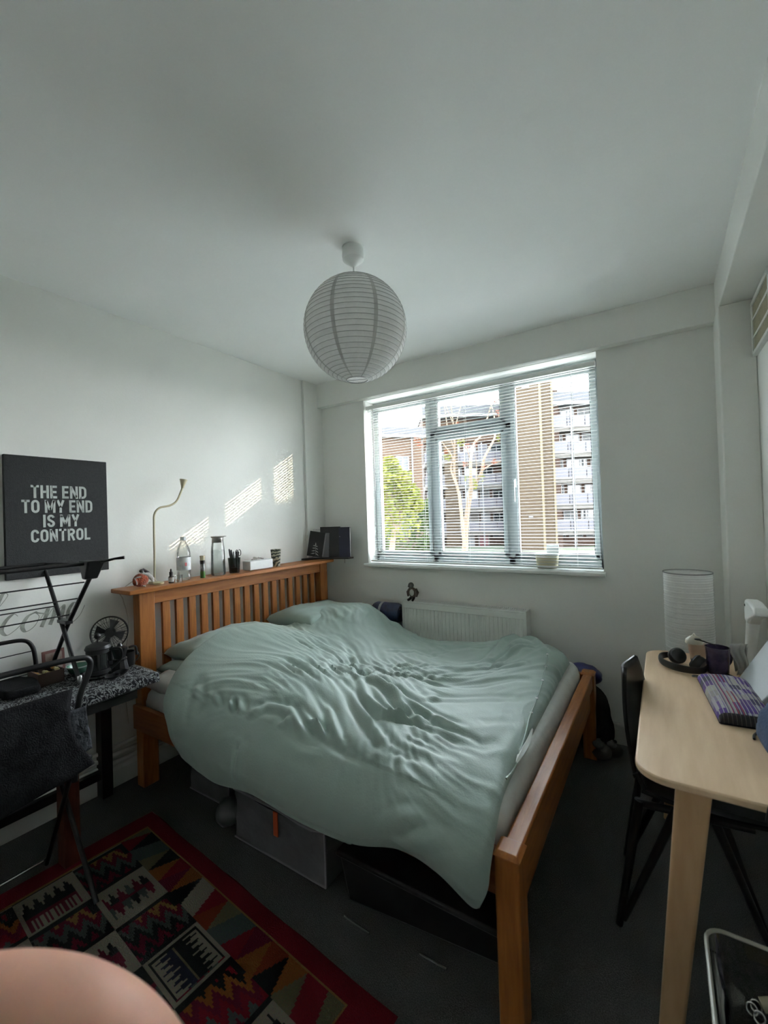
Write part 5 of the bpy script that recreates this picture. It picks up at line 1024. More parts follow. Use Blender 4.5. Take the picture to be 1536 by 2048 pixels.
def jac(u, v):
    # draped over the frame: v goes down the front, u along y
    y = -2.72+0.525*u-0.02*math.sin(v*4)+(0.05*v*v if u > 0.8 else 0)*(u-0.8)*5
    z = 0.80-0.30*v-0.12*(1-u)*v; x = 0.677+0.012*math.sin(v*PI)+0.006*noise.noise(Vector((u*7, v*6, 2)))+0.010*math.sin(u*9)*v
    return (x, y, z)
mb = MB(); mb.grid(jac, 40, 26)
def jac2(u, v):
    y = -2.72+0.525*u; z = 0.80-0.12*v; x = 0.677-0.035*v
    return (x, y, z-0.0+0.004*math.sin(u*20)*v)
mb.grid(jac2, 40, 6)
o = mb.build('dark_trousers', DARKFAB, None, smooth=70); o.modifiers.new('t', 'SOLIDIFY').thickness = 0.006; tag(o, 'dark charcoal trousers draped over the folding chair back', 'clothes')
mb = MB(); mb.grid(lambda u, v: (0.672-0.03*v+0.006*noise.noise(Vector((u*6, v*6, 8))), -2.235+0.085*u+0.030*v, 0.72-0.19*v-0.012*u*math.sin(v*5)), 12, 16)
o = mb.build('grey_cloth', mat('faded_denim', (0.060, 0.066, 0.074), 0.95, var=0.2, bump=0.5, bscale=120), None, smooth=70); o.modifiers.new('t', 'SOLIDIFY').thickness = 0.004; tag(o, 'faded grey cloth corner hanging below the dark trousers', 'clothes')

# ================================================================== RUG
PAL = dict(red=(.30, .012, .030), wine=(.20, .012, .045), cream=(.46, .41, .33), ink=(.022, .026, .030), slate=(.12, .15, .145), orange=(.42, .14, .03), gold=(.46, .27, .09), sage=(.24, .22, .13), navy=(.035, .035, .075), rust=(.36, .06, .02))
PAL = {k: tuple(c*0.50 for c in v) for k, v in PAL.items()}
def rugcol(u, v):
    W = 1.45; L = 1.75
    if u < .095 or u > 1.325 or v < .063 or v > L-.063: return 'red'
    if u < .103 or u > 1.317 or v < .071 or v > L-.071: return 'gold'
    if v < .178 or v > L-.178:
        vv = (v-.071)/.107 if v < .178 else (L-.071-v)/.107; k = (u-.103)/.085; i = int(k); a = k-i
        up = abs(a-.5)*2
        cols = ['red', 'slate', 'sage', 'orange', 'wine', 'ink', 'cream', 'rust', 'slate', 'red', 'orange', 'ink', 'sage', 'red']
        return cols[i % 14] if vv > up else cols[(i*3+(5 if a > .5 else 2)) % 14]
    c = (u-.11)/.205; r = (v-.178)/.184; ci, ri = math.floor(c), math.floor(r); a, b = c-ci, r-ri
    h = (ci*7+ri*13) % 5
    if (ci+ri) % 2:    # cream tiles with toothed figures
        if a < .07 or a > .93 or b < .07 or b > .93: return 'cream'
        if .085 < a < .915 and .085 < b < .915 and (a < .10 or a > .90 or b < .10 or b > .90): return 'ink' if h == 1 else 'cream'
        kind = (ci+2*ri) % 3
        if kind == 0:
            k = (a-.12)*8; s = abs((k % 1)-.5)*2
            if .12 < a < .9 and b < .5: return 'ink' if b > .14+.24*s and b < .50 else ('cream' if b < .4 else 'sage')
            if .12 < a < .9: return 'navy' if b < .88-.26*s and b > .56 else ('cream' if b > .6 else 'sage')
        elif kind == 1:
            k = (b-.1)*7; s = abs((k % 1)-.5)*2
            if .14+.28*s < a < .46: return ['ink', 'wine', 'slate', 'wine'][int(k) % 4]
            if .46 <= a < .54: return 'wine'
            if .54 <= a < .86-.26*s: return ['wine', 'slate', 'ink', 'slate'][int(k) % 4]
            return 'cream'
        else:
            k = (b-.1)*6; s = abs((k % 1)-.5)*2
            if .10+.34*s < a < .56: return 'ink'
            if .56 <= a < .66: return 'wine'
            if a >= .66: return 'wine' if int(b*26) % 2 else 'cream'
            return 'cream'
    kk = a*5+1.6*abs(((b*4+ri) % 1)-.5)*2; i = int(kk+3*b)
    if a < .10 or a > .92 or (b < .12 and a < .4): return 'ink'
    return (['wine', 'red', 'ink', 'orange', 'wine', 'red', 'slate'] if h % 2 else ['ink', 'wine', 'gold', 'wine', 'slate', 'ink', 'wine'])[i % 7]
def make_rug():
    W, L, st = 1.45, 1.75, 0.0058; nu, nv = int(W/st), int(L/st); vs = []; fs = []; cols = []
    for j in range(nv+1):
        for i in range(nu+1):
            u, v = i*st, j*st; ed = 0.008*noise.noise(Vector((u*5, v*5, 0)))
            z = 0.010+0.0035*noise.noise(Vector((u*3, v*3, 4)))
            if i in (0, nu) or j in (0, nv): z = 0.003
            vs.append((u+(ed if i in (0, nu) else 0), -v+(ed if j in (0, nv) else 0), z))
    for j in range(nv):
        for i in range(nu):
            a = j*(nu+1)+i; fs.append((a, a+nu+1, a+nu+2, a+1)); cols.append(PAL[rugcol((i+.5)*st, (j+.5)*st)])
    me = bpy.data.meshes.new('rug'); me.from_pydata(vs, [], fs)
    at = me.color_attributes.new('pattern', 'FLOAT_COLOR', 'CORNER'); arr = []
    for c in cols: arr += [c[0], c[1], c[2], 1.0]*4
    at.data.foreach_set('color', arr); me.materials.append(vcol_mat('kilim_wool', 0.95, bump=0.4, bscale=260))
    o = bpy.data.objects.new('rug', me); C.objects.link(o); o.location = (0.396, -1.767, 0.0); o.rotation_euler = (0, 0, -0.078); return o
tag(make_rug(), 'red-bordered kilim rug with toothed geometric tiles on the carpet', 'rug')

# ================================================================== UNDER THE BED
BAGW = mat('milky_plastic', (0.12, 0.12, 0.127), 0.45, var=0.15, scale=8, bump=0.3, bscale=25); ORT = mat('orange_tape', (0.50, 0.08, 0.02), 0.6); LTRIM = mat('pale_piping', (0.22, 0.22, 0.23), 0.5)
def storage(name, label, x0, x1, y0, y1, h, tab):
    t = thing(name, label, 'storage bag', ((x0+x1)/2, (y0+y1)/2, 0)); f = lambda u, v: 0.010*noise.noise(Vector((u*4+x0*9, v*4, 3)))
    mb = MB(); mb.grid(lambda u, v: (x0+(x1-x0)*u, y0+f(u, v)+0.01*math.sin(v*PI), 0.002+(h-0.002)*v+0.02*math.sin(u*PI)*(v > 0.99)*-1), 16, 8)
    mb.grid(lambda u, v: (x0+(x1-x0)*u, y1, 0.002+(h-0.002)*v), 4, 2); mb.grid(lambda u, v: (x1+f(v, u)*0.8, y0+(y1-y0)*u, 0.002+(h-0.002)*v), 8, 8); mb.grid(lambda u, v: (x0, y0+(y1-y0)*u, 0.002+(h-0.002)*v), 4, 2)
    mb.grid(lambda u, v: (x0+(x1-x0)*u, y0+(y1-y0)*v, h+0.004*math.sin(u*9)*math.sin(v*PI)), 12, 6)
    mb.build('bag_body', BAGW, t, smooth=60)
    MB().tube(spline([(x0, y0-0.003, h), ((x0+x1)/2, y0-0.002, h-0.004), (x1, y0-0.003, h), (x1+0.003, (y0+y1)/2, h), (x1, y1, h)], 4), 0.005, 8).tube([(x1, y0-0.002, h), (x1+0.002, y0-0.002, h*0.5), (x1, y0-0.002, 0.006)], 0.004, 8).tube([(x0, y0-0.002, 0.006), (x1, y0-0.002, 0.006)], 0.004, 8).build('piping', LTRIM, t)
    MB().box(tab, tab+0.026, y0-0.009, y0-0.004, h-0.11, h-0.012).build('orange_tab', ORT, t, bevel=0.002); MB().box(x0+0.20, x1-0.04, y0+0.008, y0+0.035, h+0.004, h+0.010).build('orange_zip', ORT, t, bevel=0.002)
    return t
storage('storage_bag', 'milky underbed storage bag with orange tab, larger one in the middle', 0.880, 1.400, -1.665, -1.20, 0.215, 1.13)
storage('storage_bag', 'milky underbed storage bag with orange tab, deep in shadow near the headboard', 0.385, 0.70, -1.56, -1.15, 0.215, 0.585)
o = MB().ball((0.79, -1.63, 0.06), (0.055, 0.06, 0.058), fn=lambda d: 1+0.12*noise.noise(d*3)).build('crumpled_bag', BAGW, None); tag(o, 'crumpled pale plastic bag between the two storage bags', 'bag')
t = thing('underbed_box', 'black low plastic box under the foot end of the bed', 'box', (1.76, -1.45, 0))
MB().hexa([(1.50, -1.66, 0.0), (2.05, -1.60, 0.0), (2.05, -1.15, 0.0), (1.50, -1.15, 0.0)], [(1.48, -1.68, 0.17), (2.07, -1.62, 0.17), (2.07, -1.13, 0.17), (1.48, -1.13, 0.17)]).build('box_body', BLACK, t, bevel=0.01)
MB().box(1.47, 2.075, -1.69, -1.13, 0.17, 0.19).build('lid', BLACK, t, bevel=0.006)
for i, (a, b_) in enumerate((((1.530, -1.722), (1.640, -1.728)), ((1.815, -1.700), (1.905, -1.698)))):
    t = thing('weight_plate_bar', ['thin steel bar glinting on the carpet under the bed, left one', 'thin steel bar glinting under the foot end of the bed, right one'][i], 'bar', (a[0], a[1], 0))
    o = MB().tube([(a[0], a[1], 0.006), (b_[0], b_[1], 0.006)], 0.0045, 8).build('rod', CHROME, t)
# ================================================================== DESK
DZ = 0.740
dk = thing('desk', 'pale birch desk with rounded corners along the right wall', 'desk', (2.66, -1.12, 0))
out = rrect(2.422, 2.900, -1.668, -0.565, 0.075, 8)
MB().prism(out, DZ-0.018, DZ, 'z').build('desk_top', BIRCH, dk, bevel=0.004)
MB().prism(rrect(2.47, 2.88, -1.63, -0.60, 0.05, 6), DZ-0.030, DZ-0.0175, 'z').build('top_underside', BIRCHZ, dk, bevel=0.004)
for x, y, bx, by in ((2.545, -1.600, 2.475, -1.545), (2.545, -0.64, 2.49, -0.60), (2.84, -1.60, 2.87, -1.56), (2.84, -0.64, 2.87, -0.60)):
    tw_, bw = 0.036, 0.026
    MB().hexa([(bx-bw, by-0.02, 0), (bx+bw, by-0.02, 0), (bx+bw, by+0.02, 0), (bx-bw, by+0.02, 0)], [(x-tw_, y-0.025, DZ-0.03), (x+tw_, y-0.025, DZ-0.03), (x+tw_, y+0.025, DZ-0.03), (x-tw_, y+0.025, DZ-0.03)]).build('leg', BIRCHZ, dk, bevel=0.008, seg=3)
MB().box(2.58, 2.80, -1.60, -0.63, DZ-0.075, DZ-0.03).build('stretcher', BLACKM, dk)
# ---- headphones
D = DZ+0.001
t = thing('headphones', 'black over-ear headphones lying on the desk', 'headphones', (2.56, -0.72, D)); c = Vector((2.560, -0.690, D))
band = spline([Vector((x, y, D+z)) for x, y, z in [(2.535, -0.712, 0.026), (2.500, -0.716, 0.024), (2.478, -0.745, 0.022), (2.482, -0.795, 0.018), (2.520, -0.838, 0.016), (2.570, -0.856, 0.016), (2.612, -0.850, 0.018), (2.628, -0.828, 0.024)]], 8)
MB().tube(band, [0.007+0.003*math.sin(PI*i/(len(band)-1)) for i in range(len(band))], 10, flat=(0.7, 1.5)).build('headband', BLACK, t)
for q, ax in ((Vector((2.535, -0.742, D+0.032))-c, (0.35, -0.85, 0.38)), (Vector((2.603, -0.806, D+0.030))-c, (-0.8, 0.40, 0.42))):
    o = MB().lathe([(0.0, -0.016), (0.026, -0.016), (0.031, -0.010), (0.031, 0.004), (0, 0.006)], c+q, 26, axis=ax).build('ear_cup', BLACK, t)
    MB().lathe([(0.016, 0.004), (0.028, 0.004), (0.031, 0.012), (0.026, 0.019), (0.016, 0.018)], c+q, 26, axis=ax, close=False).build('ear_pad', mat('black_leatherette', (0.02, 0.02, 0.021), 0.55), o)
# ---- small jug with wooden/pinkish body, knob lid
t = thing('ceramic_jar', 'pinkish cream jar with pointed white lid beside the mug', 'jar', (2.600, -0.640, D)); c = (2.608, -0.672, D)
MB().lathe([(0.0, 0), (0.024, 0), (0.026, 0.012), (0, 0.013)], c, 24).build('jar_base', mat('slate_plastic', (0.03, 0.034, 0.038), 0.4), t)
MB().lathe([(0.025, 0.012), (0.031, 0.045), (0.032, 0.075), (0, 0.076)], c, 24).build('jar_body', mat('blush_ceramic', (0.42, 0.27, 0.19), 0.45, col2=(0.50, 0.40, 0.30), scale=12), t)
MB().lathe([(0.032, 0.074), (0.030, 0.088), (0.018, 0.100), (0.006, 0.106), (0.003, 0.114), (0, 0.116)], (c[0]-0.010, c[1]+0.002, c[2]), 24).build('lid', mat('cream_ceramic', (0.50, 0.47, 0.38), 0.4), t)
# ---- mug
t = thing('purple_mug', 'tall dark purple mug standing on the desk', 'mug', (2.662, -0.800, D)); c = (2.664, -0.806, D)
MB().lathe([(0.0, 0.004), (0.030, 0.0), (0.034, 0.004), (0.039, 0.10), (0.040, 0.104), (0.037, 0.104), (0.032, 0.010), (0, 0.008)], c, 32).build('mug_body', mat('purple_glaze', (0.022, 0.014, 0.040), 0.25, var=0.9, scale=40, coat=0.4, col2=(0.06, 0.045, 0.085)), t)
MB().tube([(c[0]+0.028+0.018*math.sin(a*PI/8), c[1]+0.024+0.020*math.sin(a*PI/8), c[2]+0.060+0.030*math.cos(a*PI/8)) for a in range(9)], 0.0055, 10).build('handle', mat('purple_glaze', (0, 0, 0)), t)
t = thing('spoon', 'dark spoon resting across the mug rim', 'spoon', (2.64, -0.77, D+0.1))
MB().tube([(2.612, -0.762, D+0.112), (2.660, -0.800, D+0.108)], 0.0025, 8).build('spoon_handle', BLACK, t); MB().ball((2.606, -0.757, D+0.113), (0.012, 0.009, 0.004)).build('spoon_bowl', BLACK, t)
# ---- tissue-like white packet
mb = MB(); mb.grid(lambda u, v: (2.735+0.055*(u-0.5)*(0.5+0.5*v)+0.008*math.sin(v*6), -0.77+0.035*(u-0.5)+0.006*math.sin(u*12), D+0.115*v), 12, 12)
mb.grid(lambda u, v: (2.735+0.055*(u-0.5)*(0.5+0.5*v), -0.745+0.02*math.sin(u*PI)-0.02*v, D+0.110*v), 12, 12)
o = mb.build('crumpled_tissue', mat('soft_tissue', (0.62, 0.62, 0.60), 0.85, translucent=0.3), None, smooth=70); o.modifiers.new('t', 'SOLIDIFY').thickness = 0.0015; tag(o, 'crumpled white tissue standing between the mug and the white lamp', 'tissue')
o = MB().prism([(2.715, -0.84), (2.76, -0.87), (2.775, -0.74), (2.755, -0.73)], D, D+0.006).build('wooden_ruler', mat('yellow_wood', (0.46, 0.28, 0.12), 0.6), None, bevel=0.001); tag(o, 'small flat piece of yellow wood behind the plaid pouch', 'wood')
# ---- purple plaid pouch
def plaid(u, v):
    a, b = u*6, v*8.5+0.35*(int(u*6) % 2); i, j = int(a), int(b); h = (i*5+j*11+i*j*3) % 7; f = (u*28) % 1
    base = [(.13, .075, .30), (.30, .28, .36), (.48, .46, .40), (.10, .10, .14), (.20, .14, .36), (.40, .38, .36), (.16, .10, .28)][h]
    if f < .16 or (h in (1, 4) and (u*60) % 1 < .4): return (.50, .48, .52)
    if (u*11.5) % 1 < .06: return (.45, .06, .06)
    if f > .8: return (.08, .05, .22)
    return base
def make_pouch():
    nu, nv = 70, 80; Lx, Ly, Hh = 0.145, 0.385, 0.034; vs = []; fs = []; cols = []
    def h(u, v): return Hh*min(1, (1-abs(2*u-1)**7))**.5*min(1, (1-abs(2*v-1)**9))**.5*(1+0.10*noise.noise(Vector((u*3, v*4, 1))))
    for j in range(nv+1):
        for i in range(nu+1): u, v = i/nu, j/nv; vs.append(((u-.5)*Lx, (v-.5)*Ly, 0.004+h(u, v)))
    for j in range(nv):
        for i in range(nu): a = j*(nu+1)+i; fs.append((a, a+1, a+nu+2, a+nu+1)); c_ = plaid((i+.5)/nu, (j+.5)/nv); cols.append(c_ if j > 3 else ((.05, .045, .05) if (i*7) % 5 else (.14, .12, .12)))
    k = len(vs)
    for x, y in rrect(-Lx/2, Lx/2, -Ly/2, Ly/2, 0.006, 4): vs.append((x, y, 0.0))
    fs.append(tuple(range(k, len(vs)))[::-1]); cols.append((.05, .04, .06))
    me = bpy.data.meshes.new('plaid_pouch'); me.from_pydata(vs, [], fs); at = me.color_attributes.new('pattern', 'FLOAT_COLOR', 'CORNER'); arr = []
    for f, c_ in zip(fs, cols): arr += [c_[0], c_[1], c_[2], 1.0]*len(f)
    at.data.foreach_set('color', arr); me.materials.append(vcol_mat('plaid_cloth', 0.85, bump=0.3)); me.shade_smooth()
    return me
t = thing('plaid_pouch', 'purple and cream plaid padded pouch lying on the desk', 'pouch', (2.681, -1.082, D), 0.085)
o = bpy.data.objects.new('pouch_body', make_pouch()); C.objects.link(o); o.parent = t
mb = MB().tube(spline([(-0.065, 0.178, 0.012), (-0.085, 0.195, 0.006), (-0.075, 0.215, 0.004), (-0.02, 0.212, 0.004), (0.04, 0.205, 0.004), (0.095, 0.19, 0.004)], 6), 0.0022, 6)
me = mb.mesh('cord', BLACK); o = bpy.data.objects.new('cord', me); C.objects.link(o); o.parent = t
# ---- cable with a hook on the desk
o = MB().tube(spline([(2.690, -0.800, D+0.004), (2.715, -0.835, D+0.004), (2.733, -0.865, D+0.004), (2.722, -0.875, D+0.004), (2.706, -0.862, D+0.004), (2.700, -0.880, D+0.004), (2.735, -0.900, D+0.004), (2.79, -0.92, D+0.004)], 6), 0.0022, 6).build('cable', BLACK, None); tag(o, 'thin black cable curling behind the plaid pouch', 'cable')
# ---- grey-white slab (closed monitor / tablet stand) tilted against the wall
t = thing('tablet', 'tilted pale grey tablet leaning beyond the plaid pouch at the right edge', 'tablet', (2.80, -1.09, D))
A, B_, C3, D3 = Vector((2.712, -0.862, D+0.002)), Vector((2.742, -1.128, D+0.030)), Vector((2.88, -1.16, D+0.250)), Vector((2.87, -0.80, D+0.250))
nrm = (B_-A).cross(D3-A).normalized(); nrm = nrm if nrm.x < 0 else -nrm
th = -nrm*0.018
MB().hexa([A+th, B_+th, C3+th, D3+th], [A, B_, C3, D3]).build('tablet_back', mat('silver_shell', (0.50, 0.54, 0.56), 0.35, var=0.02), t, bevel=0.004)
MB().hexa([A+th*3.2, B_+th*3.2, C3+th*3.2, D3+th*3.2], [A+th*1.02, B_+th*1.02, C3+th*1.02, D3+th*1.02]).build('stand_cover', mat('grey_cover', (0.10, 0.10, 0.105), 0.6), t, bevel=0.003)
MB().box(2.76, 2.89, -1.15, -0.90, D, D+0.004).build('foot_plate', mat('grey_cover', (0, 0, 0)), t)
# ---- white articulated desk lamp
t = thing('desk_lamp', 'white plastic folding desk lamp standing behind the tablet', 'lamp', (2.79, -0.62, D)); 
MB().lathe([(0.0, 0), (0.055, 0), (0.058, 0.006), (0.050, 0.014), (0, 0.018)], (2.785, -0.640, D), 28).build('lamp_base', WHITEP, t)
MB().tube([(2.776, -0.648, D+0.012), (2.785, -0.640, D+0.10), (2.797, -0.635, D+0.195)], [0.011, 0.013, 0.017], 12, flat=(0.7, 1.3)).build('lamp_arm', WHITEP, t)
MB().tube([(2.790, -0.632, D+0.012), (2.802, -0.628, D+0.10), (2.812, -0.630, D+0.190)], [0.006, 0.006, 0.009], 10).build('arm_rib', WHITEP, t)
MB().prism([(-0.632+0.046, D+0.170), (-0.632+0.052, D+0.215), (-0.632+0.030, D+0.262), (-0.632-0.05, D+0.268), (-0.632-0.17, D+0.262), (-0.632-0.18, D+0.235), (-0.632-0.05, D+0.195), (-0.632-0.01, D+0.165)], 2.775, 2.822, 'x').build('lamp_head', WHITEP, t, bevel=0.010, seg=3)
MB().ball((2.776, -0.612, D+0.238), (0.004, 0.006, 0.006), 10, 8).build('screw', BLACK, t)
# ---- jeans heap at the right edge
mb = MB(); mb.ball((2.785, -1.420, D+0.058), (0.088, 0.145, 0.080), 40, 26, fn=lambda d: 1+0.16*noise.noise(d*2.2)+0.05*noise.noise(d*7) if d.z > -0.5 else 0.9)
mb.v = [(x, y, max(z, D+0.001)) for x, y, z in mb.v]
o = mb.build('denim_heap', mat('blue_denim', (0.055, 0.085, 0.150), 0.95, var=0.2, scale=12, bump=0.5, bscale=160), None, smooth=80); tag(o, 'heap of blue denim clothing on the desk at the right edge', 'clothes')
o = MB().tube(spline([(2.722, -1.285, D+0.004), (2.700, -1.318, D+0.004), (2.694, -1.350, D+0.004)], 6), 0.0035, 6).build('strap', BLACK, None); tag(o, 'short black strap sticking out below the denim heap', 'strap')
o = MB().tube(spline([(2.80, -1.48, D+0.004), (2.735, -1.55, D+0.004), (2.695, -1.62, D+0.004), (2.675, -1.672, D+0.003), (2.668, -1.676, D-0.03)], 6), 0.003, 6).build('cable', BLACK, None); tag(o, 'black cable hanging over the near edge of the desk', 'cable')

# ================================================================== BLACK CHAIR AT THE DESK
t = thing('shell_chair', 'black moulded shell chair pushed under the desk', 'chair', (2.47, -1.10, 0))
def shell(u, v):
    # u across (along y), v: 0 seat front (under desk) .. 0.5 seat back .. 1 back top
    yy = (u-0.5); w_ = 0.42 if v < .5 else 0.42-0.10*min(1, (v-.5)/.2)-0.16*max(0, (v-.75)/.25)**2.4
    if v < 0.5: s = v/0.5; x = 2.80-0.36*s; z = 0.455-0.018*math.sin(s*PI)
    else:
        s = (v-0.5)/0.5; a = s*1.15; x = 2.44-0.072*s**0.5; z = 0.455+0.375*s**1.25
    z += 0.05*(abs(yy)*2)**2.5*(1 if v < 0.6 else 0.3); x += 0.022*(abs(yy)*2)**2*(1 if v > 0.5 else 0)
    dx, dy = x-2.43, yy*w_; ca, sa = math.cos(-0.16*min(1, max(0, (v-0.35)*3))), math.sin(-0.16*min(1, max(0, (v-0.35)*3)))
    return (2.425+dx*ca-dy*sa, -1.13+dx*sa+dy*ca, z)
mb = MB(); mb.grid(shell, 24, 36); o = mb.build('seat_shell', mat('gloss_black_shell', (0.008, 0.008, 0.009), 0.30, spec=0.3), t, smooth=80); so_ = o.modifiers.new('t', 'SOLIDIFY'); so_.thickness = 0.012
for y0_, y1 in ((-1.24, -1.27), (-0.96, -0.93)):
    MB().tube([(2.410, y0_-0.03, 0.44), (2.338, y1, 0.006)], [0.015, 0.011], 10).build('leg', BLACK, t)
    MB().tube([(2.510, y0_-0.03, 0.44), (2.352, y1, 0.03)], [0.015, 0.010], 10).build('leg_strut', BLACK, t)
    MB().tube([(2.60, y0_, 0.44), (2.74, y1+0.15*(1 if y1 < -1.1 else -1), 0.006)], [0.014, 0.010], 10).build('leg', BLACK, t)
    MB().tube([(2.40, y0_-0.03, 0.43), (2.70, y0_, 0.43)], 0.012, 10).build('seat_rail', BLACK, t)

# ================================================================== FAR CORNER
t = thing('paper_floor_lamp', 'white ribbed paper column floor lamp behind the desk', 'lamp', (2.60, -0.26, 0)); c = (2.598, -0.30, 0)
prof = []
for i in range(181):
    z = 0.03+1.035*i/180; prof.append((0.102-0.0012*math.sin(i*PI/2*1.0)**2*1.0-0.0015*abs(math.sin(i*PI/4)), z))
MB().lathe(prof, c, 40, close=False).build('paper_shade', PAPER, t, smooth=60)
mb = MB()
for i in range(86): z = 0.045+i*0.0119; mb.tube([(c[0]+0.1022*math.cos(a*PI/16), c[1]+0.1022*math.sin(a*PI/16), z) for a in range(33)], 0.0009, 4, caps=False)
mb.build('wire_rib', mat('pale_paper_rib', (0.62, 0.62, 0.61), 0.8), t)
MB().lathe([(0.100, 1.062), (0.1035, 1.063), (0.1035, 1.068), (0.100, 1.068)], c, 40, close=False).build('top_ring', mat('grey_wire', (0, 0, 0)), t)
MB().lathe([(0, 0.0), (0.098, 0.0), (0.098, 0.02), (0.01, 0.03), (0, 0.03)], c, 30).tube([(c[0], c[1], 0.02), (c[0], c[1], 0.62)], 0.006, 8).build('lamp_base', WHITEP, t)
t = thing('blue_bag', 'shiny royal blue stuffed bag wedged behind the foot post of the bed', 'bag', (2.1, -0.12, 0.3))
MB().ball((2.075, -0.120, 0.415), (0.105, 0.085, 0.062), 26, 16, fn=lambda d: 1+0.10*noise.noise(d*2.5)).build('bag_body', mat('blue_nylon', (0.016, 0.018, 0.11), 0.4, var=0.5, scale=20, bump=0.3, bscale=30), t)
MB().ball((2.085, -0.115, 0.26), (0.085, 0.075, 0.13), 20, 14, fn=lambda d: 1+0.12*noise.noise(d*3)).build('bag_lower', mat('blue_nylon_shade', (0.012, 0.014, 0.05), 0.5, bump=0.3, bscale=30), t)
mb = MB(); mb.ball((2.13, -0.155, 0.16), (0.10, 0.10, 0.20), 30, 20, fn=lambda d: 1+0.18*noise.noise(d*2.3+Vector((5, 0, 0)))); mb.v = [(x, min(y, -0.045), max(z, 0.001)) for x, y, z in mb.v]
o = mb.build('dark_clothes', DARKFAB, None, smooth=80); tag(o, 'dark jacket slumped against the wall beside the bed foot', 'clothes')
for i, (x, y, r, lab) in enumerate([(2.175, -0.235, 0.055, 'grey plush animal on the floor in front of the slumped dark jacket'), (2.235, -0.175, 0.045, 'smaller dark plush animal on the floor nearest the skirting')]):
    t = thing('plush_animal', lab, 'toy', (x, y, 0))
    MB().ball((x, y, r*0.8), (r, r*0.9, r*0.8), fn=lambda d: 1+0.12*noise.noise(d*6)).build('body', FURG, t)
    MB().ball((x-0.01, y-0.02, r*1.7), (r*0.6, r*0.55, r*0.5), fn=lambda d: 1+0.1*noise.noise(d*7)).build('head', FURG, t)
    for s in (-1, 1): MB().ball((x-0.01+s*r*0.4, y-0.02, r*2.1), (r*0.2, r*0.14, r*0.2)).build('ear', FURD, t)

# ================================================================== VENT ON THE RIGHT WALL
t = thing('wall_vent', 'cream louvred wall vent high on the right wall', 'vent', (2.90, -0.40, 2.10)); CRV = mat('aged_cream_vent', (0.46, 0.44, 0.32), 0.5)
y0_, y1, z0_, z1_ = -0.62, -0.235, 2.085, 2.335
mb = MB().box(2.885, XR-0.001, y0_, y0_+0.018, z0_, z1_).box(2.885, XR-0.001, y1-0.018, y1, z0_, z1_).box(2.885, XR-0.001, y0_, y1, z0_, z0_+0.018).box(2.885, XR-0.001, y0_, y1, z1_-0.018, z1_)
for k in (1, 2): mb.box(2.887, XR-0.001, y0_, y1, z0_+k*(z1_-z0_)/3-0.006, z0_+k*(z1_-z0_)/3+0.006)
mb.build('vent_frame', GLOSSW, t, bevel=0.002)
MB().box(2.899, XR-0.001, y0_+0.01, y1-0.01, z0_+0.01, z1_-0.01).build('backing', CRV, t)
for i in range(18): y = y0_+0.024+i*0.0196; MB().box(2.890, 2.899, y, y+0.008, z0_+0.02, z1_-0.02).build('louvre', CRV, t, smooth=0)

# ================================================================== CLEAR CRATE, BOTTOM RIGHT
t = thing('clear_crate', 'clear plastic crate at the bottom right corner of the view', 'crate', (2.70, -1.85, 0.25))
x0, x1, y0_, y1, zt, zb_ = 2.555, 2.90, -2.16, -1.665, 0.425, 0.20
def frustum(x0, x1, y0, y1, z0, z1, tp, th):
    mb = MB(); o = rrect(x0, x1, y0, y1, 0.035, 6); i_ = rrect(x0+tp, x1-tp, y0+tp, y1-tp, 0.03, 6); n = len(o)
    vs = [(x, y, z1) for x, y in o]+[(x, y, z0) for x, y in i_]
    return mb.add(vs, [(k, (k+1) % n, n+(k+1) % n, n+k) for k in range(n)]+[tuple(n+k for k in range(n))])
# crate stands on a low stool
st = thing('low_stool', 'low dark stool under the clear crate', 'stool', (2.73, -1.92, 0))
MB().box(2.585, 2.895, -2.14, -1.70, 0.165, 0.198).build('stool_top', BLACK, st, bevel=0.004)
for x in (2.61, 2.87):
    for y in (-2.11, -1.73): MB().box(x-0.015, x+0.015, y-0.015, y+0.015, 0, 0.166).build('leg', BLACK, st)
frustum(x0, x1, y0_, y1, zb_, zt, 0.02, 0.003).build('crate_wall', glassmat('frosted_clear', (0.62, 0.62, 0.58), refl=0.2), t)
o = rrect(x0-0.002, x1+0.002, y0_-0.002, y1+0.002, 0.037, 6)
MB().tube([(x, y, zt) for x, y in o]+[(o[0][0], o[0][1], zt)], 0.0042, 8, caps=False).build('rim', mat('cloudy_rim', (0.42, 0.42, 0.36), 0.3), t)
mb = MB(); mb.ball((2.705, -1.825, zb_+0.082), (0.085, 0.110, 0.080), 36, 24, fn=lambda d: 1+0.22*noise.noise(d*2.6)+0.06*noise.noise(d*8))
o = mb.build('grey_scarf', mat('heather_wool', (0.42, 0.40, 0.46), 0.95, scale=60, col2=(0.12, 0.12, 0.16), bump=0.6, bscale=200), None, smooth=80); tag(o, 'crumpled heather grey scarf inside the clear crate', 'scarf')
t2 = thing('brush', 'pale wooden handled tool with steel rings lying on the grey scarf', 'tool', (2.76, -2.0, zb_+0.15))
MB().tube([(2.640, -1.738, zb_+0.165), (2.72, -1.715, zb_+0.190), (2.80, -1.70, zb_+0.205)], [0.012, 0.015, 0.014], 12).build('handle', mat('bleached_wood', (0.42, 0.38, 0.27), 0.6), t2)
mb = MB()
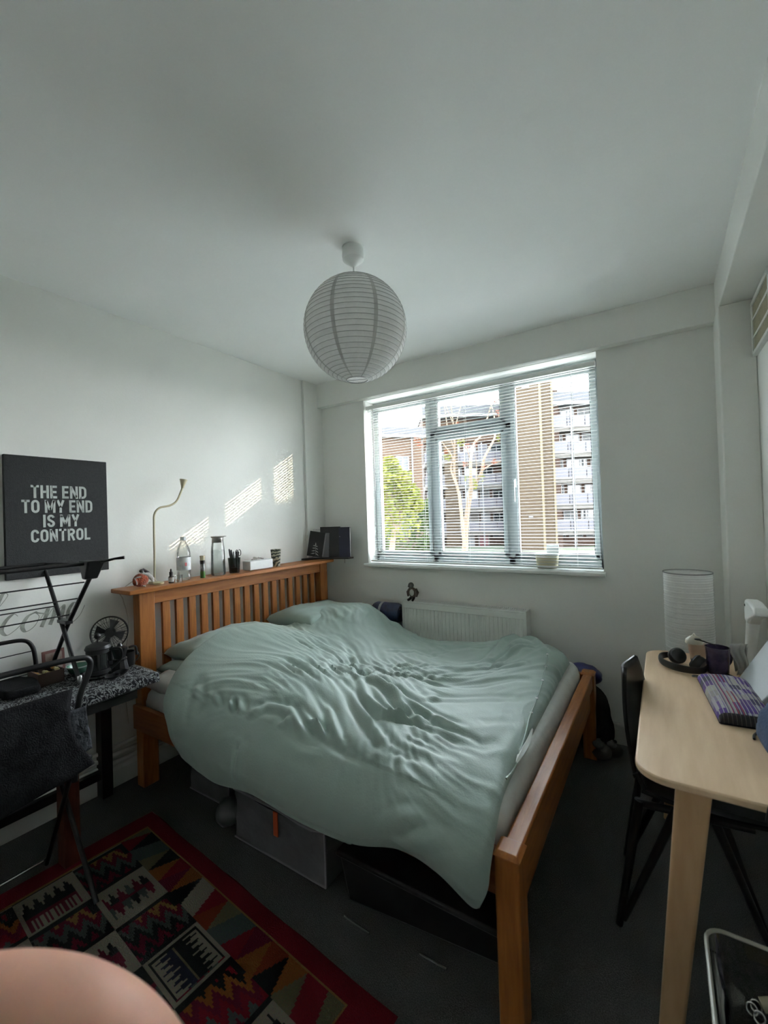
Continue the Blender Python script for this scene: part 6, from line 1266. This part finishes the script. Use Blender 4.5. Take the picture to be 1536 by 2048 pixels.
for k, (x, y) in enumerate([(2.630, -1.742), (2.622, -1.752), (2.632, -1.764)]): mb.tube([(x+0.009*math.cos(a*PI/6), y+0.004*math.sin(a*PI/6), zb_+0.160+0.009*math.sin(a*PI/6)) for a in range(13)], 0.0018, 6, caps=False)
mb.build('steel_rings', CHROME, t2)

# ================================================================== PERSON: bent arm reaching up from the lower left
SKIN = mat('skin', (0.84, 0.45, 0.33), 0.5, var=0.05, scale=18, sss=0.15, bump=0.08, bscale=120)
def campt(x, y, d): return CAM + (cf + cr*((x-768)/F_PX) + cu*((1024-y)/F_PX))*d
AR = [(campt(-620, 2300, 0.33), .052), (campt(-300, 2130, 0.33), .050), (campt(-60, 2060, 0.335), .051), (campt(110, 2065, 0.34), .049), (campt(225, 2120, 0.345), .047), (campt(300, 2230, 0.35), .048), (campt(330, 2420, 0.35), .052)]
me = bpy.data.meshes.new('forearm'); hand0 = AR[-1][0]
vs = [p for p, r in AR]; es = [(i, i+1) for i in range(len(AR)-1)]
# wrist, palm and five fingers follow below the frame
wr_ = campt(335, 2700, 0.37); vs.append(wr_); es.append((6, 7)); dn = (wr_-AR[-1][0]).normalized(); sd = dn.cross(cf).normalized()
vs.append(wr_+dn*0.05); es.append((7, 8)); rad = [r for p, r in AR]+[0.030, 0.034]
for k in range(5):
    L_ = [0.045, 0.075, 0.083, 0.078, 0.060][k]; base = wr_+dn*(0.085 if k else 0.03)+sd*(-0.034+0.019*k if k else -0.045); i0 = len(vs)
    dd = (dn+sd*((k-2.5)*0.06 if k else -0.7)).normalized(); vs += [base, base+dd*L_*0.5, base+dd*L_+cf*0.01]; es += [(8, i0), (i0, i0+1), (i0+1, i0+2)]; rad += [0.011, 0.0095, 0.008]
me.from_pydata([tuple(v) for v in vs], es, []); ob = bpy.data.objects.new('person', me); C.objects.link(ob)
sk = ob.modifiers.new('skin', 'SKIN'); sk.use_smooth_shade = True
for i, r in enumerate(rad): me.skin_vertices[0].data[i].radius = (r, r) if me.skin_vertices else None
me.skin_vertices[0].data[0].use_root = True
ss = ob.modifiers.new('sub', 'SUBSURF'); ss.levels = 2; ss.render_levels = 3
me.materials.append(SKIN)
tag(ob, 'bare arm of the person holding the camera, at the bottom left edge', 'person')
